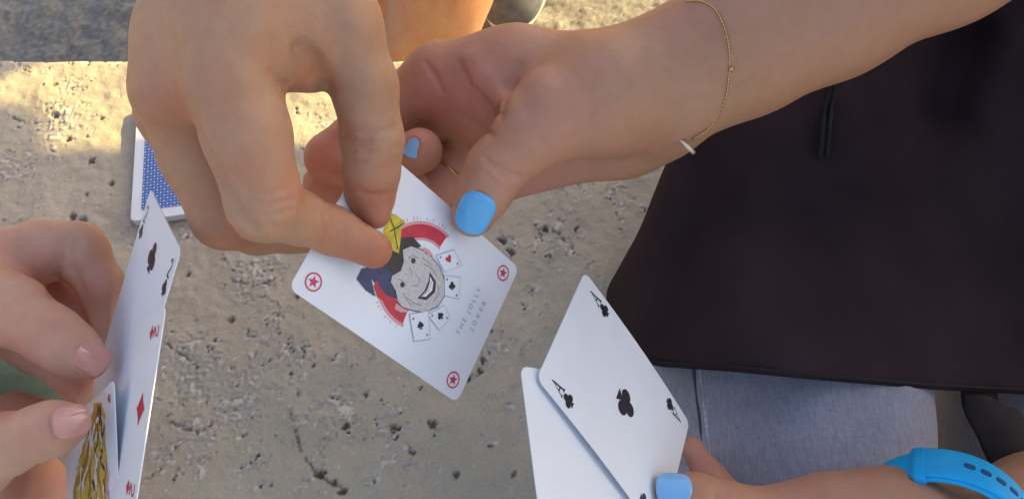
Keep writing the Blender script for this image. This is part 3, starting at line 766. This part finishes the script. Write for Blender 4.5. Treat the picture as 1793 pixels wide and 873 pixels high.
bodyA = [(np.array([-.12, .90, -.13]), np.array([-.0, .90, -.13]), .15, .15), (np.array([-.06, .90, -.06]), np.array([-.06, .86, .40]), .15, .14), (np.array([-.20, .86, .44]), np.array([.08, .86, .44]), .06, .06), (np.array([-.06, .86, .45]), np.array([-.06, .82, .58]), .05, .05),
         (np.array([-.06, .80, .66]), np.array([-.06, .80, .72]), .085, .09), (SA + np.array([-.02, .2, 0]), SA, .05, .045), (SA, EA, .045, .04), (EA, w0, .04, .028)]
Vb, Qb = blob(legA + bodyA, .007, .03)
V, Q, r = join([(A['V'], A['Q'], A['red']), (Vb, Qb, None)])
perA = mesh_obj('person', V, Q, M['skin_a'], attrs=dict(red=r))
tag(perA, 'person at the top reaching a big bare hand down to pinch the joker card', 'person')
V, Q = blob([(np.array([-.06, .90, -.02]), np.array([-.06, .86, .40]), .165, .152), (np.array([-.21, .86, .43]), np.array([.09, .86, .43]), .075, .075)], .012)
mesh_obj('shirt', V, Q, M['green'], perA)
V, Q = blob([(np.array([-.06, .815, .70]), np.array([-.06, .83, .74]), .095, .098)], .01); mesh_obj('hair', V, Q, M['hair'], perA)
V, Q = blob([(P(676, 34, 1.085), ank2 + [0, 0, -.01], .040, .038), (ank2 + [0, 0, -.02], ank2 + [0.0, -.07, -.05], .038, .036)], .004, .015); mesh_obj('sock', V, Q, M['sock'], perA)

def shoe(toe, ang_, parent):
    c, s__ = math.cos(ang_), math.sin(ang_); fwd = np.array([c, s__, 0]); lat = np.array([-s__, c, 0])
    def Wd(a_, l_, z): return toe - fwd * a_ + lat * l_ + np.array([0, 0, z])
    V, Q = blob([(Wd(.045, .004, .036), Wd(.10, 0, .044), .036, .040), (Wd(.10, 0, .044), Wd(.22, -.002, .050), .040, .036), (Wd(.13, 0, .06), Wd(.22, 0, .095), .034, .036), (Wd(.04, -.004, .03), Wd(.07, .01, .034), .034, .036)], .004, .02)
    V[:, 2] = np.maximum(V[:, 2], toe[2] + .018)
    o = mesh_obj('shoe', V, Q, M['shoe'], parent)
    ol = []
    for k_ in range(48):
        t = 2 * math.pi * k_ / 48; a_ = .13 - .13 * math.cos(t); wv = .046 * math.sin(t) * (1.0 - .12 * math.cos(2 * t)) * (1.05 if a_ < .12 else .88)
        ol.append((a_, wv))
    V, Fc = [], []
    prof = [(-.002, 0), (.001, .004), (.001, .022), (-.0015, .026), (-.006, .026)]
    for off, z in prof:
        for a_, l_ in ol:
            sc = 1 + off / .046; V.append(Wd(.13 + (a_ - .13) * (1 + off / .13), l_ * sc, z))
    m = len(ol)
    for q in range(len(prof) - 1):
        for i in range(m): j = (i + 1) % m; Fc.append((q * m + i, q * m + j, (q + 1) * m + j, (q + 1) * m + i))
    Fc.append(tuple(range(m))[::-1]); Fc.append(tuple((len(prof) - 1) * m + i for i in range(m)))
    mesh_obj('sole', V, Fc, M['sole'], o); return o
def on_ground(px, py, z=-.45):
    d = FW + (px - CX) / F * RT - (py - CY) / F * UP; return CAM + d * ((z - CAM[2]) / d[2])
sh_ = shoe(on_ground(893, 72), math.radians(-92), None)
tag(sh_, 'grey canvas shoe with a pale rubber sole rim standing on the sunlit ground', 'shoe')

# ------------------------------------------------------------------ person on the right (joker hand, hand with the watch, black top, jeans)
B = hand(
    palm=[((1185, 138, .355, 108), (1300, 75, .350, 118)), ((1300, 75, .350, 118), (1450, 5, .345, 124)), ((1450, 5, .345, 124), (1650, -95, .340, 130)), ((1650, -95, .34, 130), (1760, -150, .34, 132)),
          ((1180, 128, .357, 100), (1040, 156, .362, 87)), ((1040, 156, .362, 87), (900, 138, .366, 82)), ((900, 138, .366, 82), (768, 130, .370, 54)),
          ((1130, 200, .367, 80), (900, 208, .374, 66)), ((900, 208, .374, 66), (800, 190, .376, 50)), ((1150, 205, .372, 66), (1090, 238, .380, 62)), ((1090, 238, .380, 62), (905, 288, .386, 56)),
          ((1150, 150, .350, 88), (1060, 172, .343, 86)), ((1060, 172, .343, 86), (962, 206, .336, 72))],
    fingers=[[(975, 200, .337, 72), (915, 250, .334, 58), (868, 298, .334, 51), (846, 338, .335, 47), (828, 376, .338, 39)],
             [(768, 132, .370, 50), (680, 190, .378, 44), (578, 276, .385, 42), (640, 300, .372, 36), (735, 264, .357, 40)],
             [(800, 190, .388, 44), (700, 250, .392, 40), (570, 322, .392, 36), (640, 352, .386, 32), (720, 320, .376, 28)],
             [(850, 235, .390, 46), (775, 322, .388, 39), (690, 400, .384, 34), (690, 450, .376, 28)],
             [(900, 285, .390, 42), (820, 370, .394, 34), (770, 420, .392, 30), (740, 440, .384, 26)]],
    h=.0008, kp=.012, kf=.007,
    grooves=[([(808, 112), (826, 140), (852, 168), (876, 196), (884, 205)], .0017, .0018), ([(806, 204), (830, 210), (850, 222), (864, 236)], .0013, .0012), ([(850, 280), (878, 298), (908, 310)], .0012, .0010), ([(860, 292), (884, 310)], .0011, .0008), ([(846, 300), (868, 318)], .0010, .0006),
             ([(1034, 200), (1028, 225), (1012, 242)], .0009, .0005), ([(905, 120), (892, 150), (886, 190)], .0030, .0016), ([(745, 110), (760, 132), (775, 160)], .0013, .0008)],
    bulges=[([(960, 130), (920, 150)], .012, .0012), ([(824, 108), (846, 140), (874, 168), (898, 192)], .0050, .0022), ([(786, 150), (810, 180)], .007, .0014), ([(836, 250), (850, 268)], .006, .0010), ([(1000, 210)], .014, .0014), ([(850, 330)], .010, .0010), ([(1180, 120), (1150, 160)], .012, .0008), ([(1400, 60), (1260, 110), (1120, 150)], .005, .0008), ([(1420, 20), (1280, 60), (1150, 90)], .005, .0007), ([(1500, 40), (1380, 110), (1300, 140)], .003, .0005)],
    nails=[(831, 374, -.40, .92, .0138, .0170), (722, 257, -.35, .9, .0080, .0080)],
    reds=[(820, 180, 90, .95), (760, 160, 60, .9), (860, 230, 60, .9), (750, 240, 45, .7), (570, 270, 60, .8), (580, 320, 50, .8), (780, 310, 40, .6), (930, 320, 70, .75), (1000, 310, 70, .5), (790, 375, 26, .6), (980, 200, 60, .3), (870, 290, 40, .25), (640, 320, 60, .8)])
DT_ = .342
Dh = hand(
    palm=[((1830, 905, .395, 102), (1690, 945, .360, 92)), ((1980, 865, .45, 115), (1830, 905, .395, 102)), ((1690, 945, .355, 92), (1560, 920, .352, 84)), ((1560, 920, .352, 84), (1455, 912, .350, 80)), ((1690, 965, .36, 88), (1420, 985, .368, 66)), ((1690, 990, .365, 80), (1440, 1040, .375, 60)),
          ((1560, 925, .350, 82), (1390, 922, .348, 60))],
    fingers=[[(1440, 918, .350, 70), (1360, 914, .348, 59), (1268, 891, .344, 47), (1220, 874, .343, 44), (1180, 864, .341, 36)],
             [(1420, 980, .362, 50), (1310, 905, .368, 34), (1243, 834, .374, 26), (1210, 782, .381, 20)],
             [(1430, 1020, .372, 50), (1300, 965, .386, 36), (1210, 885, .376, 30), (1170, 835, .372, 22)],
             [(1440, 1060, .378, 48), (1310, 1020, .380, 36), (1200, 950, .366, 30), (1140, 905, .354, 22)],
             [(1450, 1100, .382, 42), (1330, 1070, .380, 32), (1240, 1020, .368, 26), (1180, 980, .356, 20)]],
    h=.0009, kp=.012, kf=.007,
    grooves=[([(1258, 848), (1252, 870), (1256, 890)], .0010, .0006), ([(1274, 850), (1268, 872)], .0010, .0005), ([(1246, 846), (1242, 866)], .0009, .0004)],
    bulges=[([(1400, 850)], .012, .0010), ([(1265, 855)], .008, .0006)],
    nails=[(1180, 852, -.95, -.15, .0125, .0125)],
    reds=[(1165, 850, 40, .6), (1225, 800, 50, .7), (1262, 860, 40, .4), (1390, 860, 90, .3), (1560, 845, 80, .2)])
wB = P(1760, -150, .34); EB = wB + vnorm(P(1650, -95, .34) - P(1300, 75, .35)) * .05
SB = np.array([.47, .31, .47]); wD = P(1980, 865, .45); ED = np.array([.44, -.17, .08]); SD = np.array([.56, -.02, .46])
bodyB = [(np.array([.47, .10, -.12]), np.array([.52, .14, .30]), .13, .14), (SB + [.02, -.03, 0], SD, .06, .06), (np.array([.52, .13, .46]), np.array([.50, .13, .62]), .055, .05), (np.array([.49, .13, .69]), np.array([.49, .13, .76]), .085, .095),
         (SB, EB, .046, .040), (EB, wB, .038, .030), (SD, ED, .046, .040), (ED, wD, .038, .026)]
Vb, Qb = blob(bodyB, .008, .03)
V, Q, r = join([(B['V'], B['Q'], B['red']), (Dh['V'], Dh['Q'], Dh['red']), (Vb, Qb, None)])
perB = mesh_obj('person', V, Q, M['skin_b'], attrs=dict(red=r))
tag(perB, 'person on the right in black top and pale jeans with blue painted nails', 'person')
nail(B, 831, 374, -.40, .92, .0138, .0170, M['polish'], perB, name='thumbnail', lift=.0012)
nail(B, 722, 257, -.35, .9, .0080, .0080, M['polish_pale'], perB, name='fingernail')
nail(Dh, 1180, 852, -.95, -.15, .0125, .0125, M['polish_pale'], perB, name='thumbnail')
V, Q = blob([(np.array([.47, .10, -.10]), np.array([.52, .14, .30]), .145, .155), (SB + [.02, -.03, 0], SD, .078, .078), (SB, SB + (EB - SB) * .45, .066, .062), (SD, SD + (ED - SD) * .45, .066, .062)], .012, .03)
topV, topQ = V, Q
# the front of the black top: draped sheet with thickness, rolled under along its left edge and hem
left = [(1250, -60), (1215, 120), (1190, 235), (1160, 300), (1120, 400), (1085, 465), (1062, 512), (1070, 560), (1098, 600), (1128, 634)]
hem = [(1128, 636), (1160, 642), (1280, 650), (1400, 662), (1520, 672), (1640, 682), (1793, 690), (2000, 700)]
def pl(pts, t):
    q = np.array(pts, float); s__ = np.r_[0, np.cumsum(np.hypot(*np.diff(q, axis=0).T))]; s__ /= s__[-1]
    return np.array([np.interp(t, s__, q[:, 0]), np.interp(t, s__, q[:, 1])])
sl = np.array(smoothline([(*p, 0) for p in left], 8))[:, :2]
nu, nv = 90, 90; gv = []
fold = [((1185, 230), (1120, 560), 34, .012), ((1330, 260), (1250, 640), 80, .007), ((1520, 210), (1560, 480), 90, .008), ((1620, 260), (1720, 680), 90, -.004), ((1420, 330), (1340, 560), 70, -.003), ((1690, 60), (1650, 190), 60, -.035)]
def shirt_depth(px, py):
    d = .455 + .00006 * (py - 400) * -1
    d -= .030 * math.exp(-((px - 1400) / 330) ** 2)
    tt = min(max((py - 380) / 270, 0), 1); d -= .038 * tt * tt * (3 - 2 * tt) * math.exp(-((px - 1380) / 230) ** 2)
    d += .0012 * math.sin(px * .021 + py * .013) * math.sin(py * .017 - px * .008) + .0006 * math.sin(px * .05 - py * .031)
    for (x0, y0), (x1, y1), w, am in fold:
        vx, vy = x1 - x0, y1 - y0; t = min(max(((px - x0) * vx + (py - y0) * vy) / (vx * vx + vy * vy), 0), 1)
        q = math.hypot(px - x0 - t * vx, py - y0 - t * vy); d -= am * math.exp(-(q / w) ** 2)
    return d
for j in range(nv + 1):
    t = j / nv; L_ = pl(sl, t); row = []
    R_ = np.array([2000, -80 + 780 * t])
    for i in range(nu + 1):
        s__ = (i / nu) ** 1.3
        p = L_ + (R_ - L_) * s__
        hy = np.interp(p[0], [q[0] for q in hem], [q[1] for q in hem]); ty = -60
        yy = ty + (hy - ty) * np.interp(t, [0, 1], [0, 1]); k_ = s__ ** .6
        p = np.array([p[0], p[1] * (1 - k_) + yy * k_]) if t < .999 else np.array([p[0], hy])
        dd = shirt_depth(*p); edge_ = math.exp(-(p[0] - L_[0]) / 16.0); he = math.exp(-max(hy - p[1], 0) / 10.0)
        row.append(P(p[0], p[1], dd + .012 * edge_ + .003 * he))
    # roll under at the left edge
    q0, q1 = row[0], row[1]
    und = [P(*(np.array(pix(q0)) + (3 + 9 * k_, 0)), ((q0 - CAM) @ FW) + .006 + .012 * k_) for k_ in (1, 2, 3)]
    gv.append(und[::-1] + row)
nw = nu + 4
last = [np.array(p) for p in gv[-1]]
for k_ in (1, 2, 3): gv.append([p + FW * (.003 * k_) + UP * .0012 * k_ * k_ for p in last])
V = np.array(gv).reshape(-1, 3); nr = len(gv)
Q = np.array([(j * nw + i, (j + 1) * nw + i, (j + 1) * nw + i + 1, j * nw + i + 1) for j in range(nr - 1) for i in range(nw - 1)])
V2, Q2, _ = join([(V, Q, None), (topV, topQ, None)])
top = mesh_obj('black_top', V2, Q2, M['shirt'], perB)
cordp = smoothline([P(1452, 130, .398), P(1447, 170, shirt_depth(1447, 170) - .004), P(1441, 230, shirt_depth(1441, 230) - .004), P(1436, 278, shirt_depth(1436, 278) - .004)], 6)
V, Fc = tube(cordp, .0011); mesh_obj('drawstring', V, Fc, M['cord'], top)
V, Fc = tube([p + RT * .0032 + UP * .0008 for p in cordp], .0011); mesh_obj('drawstring', V, Fc, M['cord'], top)
hemp = smoothline([P(q[0], q[1] - 9, shirt_depth(q[0], q[1] - 9) - .0002 + .0015) for q in hem], 6)
V, Fc = tube(hemp, .0006, 6); mesh_obj('hem_stitch', V, Fc, M['cord'], top)
# jeans
def dj(px): return .418
tl0, tl1 = P(1370, 480, .505), P(1374, 1000, .425); tr0, tr1 = P(1835, 480, .55), P(1858, 1000, .462)
jean = [(tl0, tl1, .0775, .0720), (tr0, tr1, .0725, .0680)]
V, Q = blob(jean, .004, .004)
pp = np.array([pix(v) for v in V])
V = V + np.outer(.0010 * np.sin(pp[:, 0] * .035 + pp[:, 1] * .012) + .0007 * np.sin(pp[:, 1] * .05 + pp[:, 0] * .02), -FW)
jn = mesh_obj('jeans', V, Q, M['denim'], perB)
# double stitched seam lying on the leg
def on_leg(px, py, a, b, ra, rb):
    best = None
    for d in np.arange(.33, .60, .0005):
        p = P(px, py, d); ba = b - a; t = min(max(((p - a) @ ba) / (ba @ ba), 0), 1)
        if np.linalg.norm(p - a - t * ba) < ra + (rb - ra) * t: return p
    return None
for off, rad in ((0, .0010), (11, .0010)):
    ps = [on_leg(x + off, y, *jean[0]) for x, y in ((1210, 610), (1217, 660), (1223, 710), (1229, 760), (1236, 810), (1244, 860), (1250, 900))]
    ps = [p for p in ps if p is not None]
    if len(ps) > 2: V, Fc = tube(smoothline(ps, 5), rad, 6); mesh_obj('seam', V, Fc, M['seam_dark'] if off == 0 else M['seam_light'], jn)  # seam as one darker and one lighter line
bp = smoothline([P(1720, 650, .455), P(1728, 700, .430), P(1760, 760, .418), P(1800, 825, .410), P(1880, 960, .400)], 5); V, Fc = [], []
for k_, p in enumerate(bp):
    t = vnorm(bp[min(k_ + 1, len(bp) - 1)] - bp[max(k_ - 1, 0)]); l_ = vnorm(np.cross(t, FW)); 
    for a_, h_ in ((-.0130, .0010), (-.0115, -.0006), (0, -.0012), (.0115, -.0006), (.0130, .0010), (0, .0020)): V.append(p + l_ * a_ + FW * h_ + l_ * .0006 * math.sin(k_ * .9))
for k_ in range(len(bp) - 1):
    for i in range(6): j = (i + 1) % 6; Fc.append((k_ * 6 + i, k_ * 6 + j, k_ * 6 + 6 + j, k_ * 6 + 6 + i))
mesh_obj('belt_strap', V, Fc, M['dark_cloth'], perB)
V, Q = blob([(np.array([.50, .12, .72]), np.array([.505, .13, .77]), .098, .104), (np.array([.53, .13, .66]), np.array([.56, .13, .48]), .07, .05)], .01); mesh_obj('hair', V, Q, M['hair'], perB)

# bracelet
pts = [(1203, 3), (1226, 3), (1252, 18), (1270, 55), (1277, 95), (1276, 135), (1268, 178), (1246, 220), (1212, 243)]
bp_ = []
for x, y in pts:
    q = B['G'].hit(B['D'], x, y)
    if q is not None: bp_.append(q - FW * .0003)
cen = P(1240, 105, .355); ctr = np.mean(bp_, 0)
back = [P(1175, 244, .372), P(1165, 200, .392), P(1165, 120, .398), P(1170, 50, .390), P(1185, 8, .372)]
br = smoothline(bp_ + back, 26)
V, Fc = tube(br, [.00024 + .00020 * (i % 4 < 2) for i in range(len(br))], 6, True); bc = mesh_obj('bracelet', V, Fc, M['gold']); tag(bc, 'thin gold chain bracelet around the wrist at the upper right', 'bracelet')
def ball(c, r, name, mat, parent):
    bm = bmesh.new(); bmesh.ops.create_icosphere(bm, subdivisions=2, radius=r); V = [np.array(v.co) + c for v in bm.verts]; Fc = [[v.index for v in f.verts] for f in bm.faces]; bm.free()
    return mesh_obj(name, V, Fc, mat, parent)
q = B['G'].hit(B['D'], 1279, 122); ball(q - FW * .0010, .0011, 'bead', M['gold'], bc)
V, Fc = tube([P(1188, 243, .343), P(1197, 250, .343), P(1206, 259, .344), P(1215, 268, .345)], [.0004, .0007, .0010, .0009], 8); mesh_obj('tassel', V, Fc, M['pale_gold'], bc)
V, Fc = tube([P(1222, 231, .352), P(1230, 225, .351)], .0009, 8); mesh_obj('clasp', V, Fc, M['gold'], bc)
# ring
a_, b_ = P(850, 235, .390), P(775, 322, .388); ax = vnorm(b_ - a_); rcn = a_ + (b_ - a_) * .78
e1 = vnorm(np.cross(ax, FW)); e2_ = np.cross(ax, e1); rr = 40.5 * .3885 / F
V, Fc = tube([rcn + rr * (math.cos(t) * e1 + math.sin(t) * e2_) for t in np.linspace(0, 2 * math.pi, 40, endpoint=False)], .0008, 8, True)
tag(mesh_obj('ring', V, Fc, M['gold']), 'thin gold ring on the finger behind the top edge of the joker card', 'ring')
# watch strap
wc = P(1648, 920, .356); axw = vnorm(-.40 * RT - .46 * UP - .79 * FW); e1 = vnorm(RT - axw * (RT @ axw)); e2_ = np.cross(axw, e1)
if e2_ @ FW > 0: e2_ = -e2_
rw, rh, wd, th = .0298, .0308, .0172, .0019
watch = bpy.data.objects.new('watch_strap', None); COL.objects.link(watch); watch.location = wc
tag(watch, 'bright blue silicone watch strap with slots around the wrist at the lower right', 'watch'); bpy.context.view_layer.update()
def wpar(o): o.parent = watch; o.matrix_parent_inverse = watch.matrix_world.inverted(); return o
def ribbon(t0, t1, n, wd_, th_, off, name, mat, taper=False):
    V, Fc = [], []
    prof = [(-.5, 0), (-.5, .7), (-.42, 1), (.42, 1), (.5, .7), (.5, 0), (.42, -.2), (-.42, -.2)]
    for k_ in range(n + 1):
        t = t0 + (t1 - t0) * k_ / n; rad = math.cos(t) * e1 + math.sin(t) * e2_; c = wc + rw * math.cos(t) * e1 + rh * math.sin(t) * e2_
        for w_, h_ in prof: V.append(c + axw * w_ * wd_ + rad * (off + h_ * th_))
    m = len(prof)
    for k_ in range(n):
        for i in range(m): j = (i + 1) % m; Fc.append((k_ * m + i, (k_ + 1) * m + i, (k_ + 1) * m + j, k_ * m + j))
    Fc.append(tuple(range(m))); Fc.append(tuple(n * m + i for i in range(m))[::-1])
    return wpar(mesh_obj(name, V, Fc, mat))
ribbon(-.5, 3.75, 60, wd, th, 0, 'strap_band', M['strap'])
ribbon(.25, 2.15, 40, wd * .94, th * .9, th * 1.05, 'strap_tail', M['strap'])
ribbon(1.98, 2.12, 4, wd * 1.08, th * 2.4, -.0004, 'keeper_loop', M['strap'])
for k_ in range(8):
    t = 1.50 - k_ * .185; rad = math.cos(t) * e1 + math.sin(t) * e2_; tg = -math.sin(t) * e1 + math.cos(t) * e2_
    c = wc + rw * math.cos(t) * e1 + rh * math.sin(t) * e2_ + rad * (th * 1.97)
    ol = rrect(.0026, .0042, .0010, 3); V = [c + tg * y * 1.0 + axw * x for x, y in ol] + [c + tg * y * 1.0 + axw * x + rad * .00025 for x, y in ol]; m = len(ol)
    Fc = [tuple(range(m))[::-1], tuple(m + i for i in range(m))] + [(i, (i + 1) % m, m + (i + 1) % m, m + i) for i in range(m)]
    wpar(mesh_obj('strap_slot', V, Fc, M['slot_shade'], smooth=False))  # slots are thin dark plates, the shade inside them put into colour
V, Fc = [], []
bm = bmesh.new(); bmesh.ops.create_cone(bm, cap_ends=True, segments=32, radius1=.019, radius2=.0175, depth=.009)
t = -math.pi / 2; rad = -e2_; c = wc + rad * (rh + .004)
V = [c + e1 * v.co.x + axw * v.co.y + rad * v.co.z for v in bm.verts]; Fc = [[v.index for v in f.verts] for f in bm.faces]; bm.free()
wpar(mesh_obj('watch_case', V, Fc, M['dark_ink'], smooth=False))

# ------------------------------------------------------------------ person on the left (two hands holding the fan)
C1 = hand(
    palm=[((-260, 560, .365, 110), (-70, 500, .352, 98)), ((-70, 500, .352, 98), (0, 470, .350, 64)), ((-120, 540, .355, 95), (-40, 520, .338, 74)), ((-120, 560, .37, 80), (-20, 560, .372, 52))],
    fingers=[[(-40, 515, .336, 72), (25, 545, .328, 60), (92, 588, .320, 50), (125, 612, .318, 46), (154, 629, .317, 35)],
             [(0, 468, .350, 60), (70, 440, .350, 53), (136, 440, .350, 50), (178, 500, .352, 38), (196, 570, .354, 30)],
             [(-10, 500, .366, 56), (50, 470, .374, 46), (100, 470, .374, 40), (140, 545, .366, 34), (170, 610, .362, 28)],
             [(-20, 560, .372, 48), (60, 605, .372, 40), (130, 660, .366, 34), (150, 690, .36, 26)],
             [(-20, 570, .384, 40), (60, 620, .384, 32), (110, 640, .380, 28), (150, 655, .374, 22)]],
    h=.0009, kp=.012, kf=.006,
    grooves=[([(112, 425), (104, 455), (98, 490), (92, 520)], .0020, .0022), ([(135, 425), (128, 440), (128, 470), (146, 510)], .0015, .0013), ([(84, 570), (92, 585), (92, 605)], .0011, .0005), ([(95, 568), (104, 584)], .0010, .0004), ([(98, 440), (94, 475)], .0012, .0008)],
    bulges=[([(60, 400), (110, 400)], .010, .0006), ([(165, 440)], .008, .0008)],
    nails=[(162, 626, .85, .42, .0115, .0112)],
    reds=[(120, 500, 60, .9), (150, 560, 50, .8), (170, 520, 40, .5), (40, 620, 60, .7), (130, 670, 40, .8), (170, 655, 24, .5), (140, 600, 24, .3), (60, 470, 60, .3), (15, 440, 60, .3)])
C2 = hand(
    palm=[((-260, 870, .36, 105), (-100, 835, .345, 90)), ((-110, 830, .335, 84), (-50, 808, .318, 68)), ((-100, 860, .36, 80), (-30, 870, .364, 56)), ((-160, 780, .37, 60), (-40, 740, .372, 40))],
    fingers=[[(-60, 806, .318, 68), (10, 778, .306, 54), (70, 757, .298, 47), (95, 748, .296, 45), (120, 741, .294, 35)],
             [(-30, 845, .370, 56), (60, 840, .392, 46), (120, 880, .402, 36), (170, 900, .392, 24)],
             [(-30, 890, .375, 54), (70, 910, .395, 44), (130, 930, .402, 34), (170, 930, .392, 24)],
             [(-30, 940, .378, 50), (70, 970, .395, 40), (130, 985, .400, 32), (165, 985, .392, 22)],
             [(-40, 740, .372, 40), (30, 722, .372, 34), (80, 728, .378, 28), (110, 735, .390, 22)]],
    h=.0009, kp=.012, kf=.006,
    grooves=[([(36, 745), (44, 765), (40, 785)], .0011, .0006), ([(48, 742), (56, 762), (52, 780)], .0010, .0005), ([(28, 752), (34, 770)], .0010, .0004)],
    bulges=[], nails=[(125, 736, .92, -.30, .0110, .0108)], reds=[(140, 765, 24, .5), (40, 840, 70, .7), (95, 715, 24, .3), (40, 765, 40, .25), (20, 720, 40, .6)])
w1, w2_ = P(-260, 560, .365), P(-260, 870, .36)
S1, S2 = np.array([-.80, .10, .34]), np.array([-.78, -.28, .34]); E1, E2 = np.array([-.56, .04, .12]), np.array([-.55, -.25, .11])
bodyC = [(np.array([-.86, -.09, -.05]), np.array([-.85, -.09, .26]), .12, .13), (S1 + [-.03, -.04, 0], S2 + [-.03, .04, 0], .055, .055), (np.array([-.84, -.09, .36]), np.array([-.83, -.09, .52]), .05, .05), (np.array([-.82, -.09, .59]), np.array([-.82, -.09, .65]), .08, .09),
         (S1, E1, .042, .038), (E1, w1, .036, .027), (S2, E2, .042, .038), (E2, w2_, .036, .026)]
Vb, Qb = blob(bodyC, .008, .03)
V, Q, r = join([(C1['V'], C1['Q'], C1['red']), (C2['V'], C2['Q'], C2['red']), (Vb, Qb, None)])
perC = mesh_obj('person', V, Q, M['skin_c'], attrs=dict(red=r))
tag(perC, 'person at the left edge with glossy pink nails fanning out cards with both thumbs', 'person')
nail(C1, 162, 626, .85, .42, .0115, .0112, M['nail_pink'], perC, name='thumbnail')
nail(C2, 125, 736, .92, -.30, .0110, .0108, M['nail_pink'], perC, name='thumbnail')
V, Q = blob([(np.array([-.86, -.09, -.03]), np.array([-.85, -.09, .26]), .135, .145), (S1 + [-.03, -.04, 0], S2 + [-.03, .04, 0], .068, .068)], .012); mesh_obj('shirt', V, Q, M['white_cloth'], perC)  # unseen shirt, made white to bounce light onto the card fan
V, Q = blob([(P(-220, 660, .45), P(48, 690, .448), .05, .026)], .004, .01); mesh_obj('green_shorts', V, Q, M['green'], perC)
V, Q = blob([(np.array([-.835, -.09, .64]), np.array([-.84, -.09, .67]), .092, .098)], .01); mesh_obj('hair', V, Q, M['hair'], perC)

# ------------------------------------------------------------------ added unseen figure past the right edge, posed to block the sun
blocker_prims = [(np.array([.59, .34, -.40]), np.array([.60, .39, .50]), .045, .06), (np.array([.64, .70, -.40]), np.array([.63, .745, .60]), .042, .048), (np.array([.61, .42, .71]), np.array([.61, .62, .71]), .11, .11), (np.array([.61, .50, .70]), np.array([.61, .50, .95]), .13, .14),
         (np.array([.61, .33, 1.02]), np.array([.61, .67, 1.02]), .06, .06), (np.array([.61, .50, 1.05]), np.array([.61, .50, 1.18]), .05, .05), (np.array([.60, .50, 1.25]), np.array([.60, .50, 1.31]), .085, .095),
         (np.array([.61, .69, 1.0]), np.array([.60, .618, .615]), .042, .036), (np.array([.60, .618, .615]), np.array([.60, .618, .569]), .036, .037), (np.array([.60, .605, .598]), np.array([.60, .43, .418]), .038, .042), (np.array([.60, .43, .415]), np.array([.60, .37, .355]), .044, .04),  # elbow and forearm placed to cut the edge of the sun patch
         (np.array([.61, .32, 1.0]), np.array([.62, .27, .74]), .045, .04), (np.array([.62, .27, .74]), np.array([.58, .33, .60]), .035, .03),
         (np.array([.57, .34, -.425]), np.array([.45, .33, -.43]), .035, .03), (np.array([.61, .69, -.425]), np.array([.49, .68, -.43]), .035, .03)]
V, Q = blob(blocker_prims, .010, .014)
sun_blocker = mesh_obj('person', V, Q, M['skin_a'], attrs=dict(red=np.zeros(len(V)))); tag(sun_blocker, 'added unseen standing figure in a dark shirt that blocks the sun', 'person')
V, Q = blob([(np.array([.61, .40, .70]), np.array([.61, .62, .715]), .125, .125), (np.array([.61, .50, .70]), np.array([.61, .50, .95]), .145, .155), (np.array([.61, .33, 1.02]), np.array([.61, .67, 1.02]), .075, .075)], .014); mesh_obj('shirt', V, Q, M['dark_cloth'], sun_blocker)
V, Q = blob([(np.array([.61, .50, 1.28]), np.array([.615, .50, 1.33]), .092, .10)], .012); mesh_obj('hair', V, Q, M['hair'], sun_blocker)
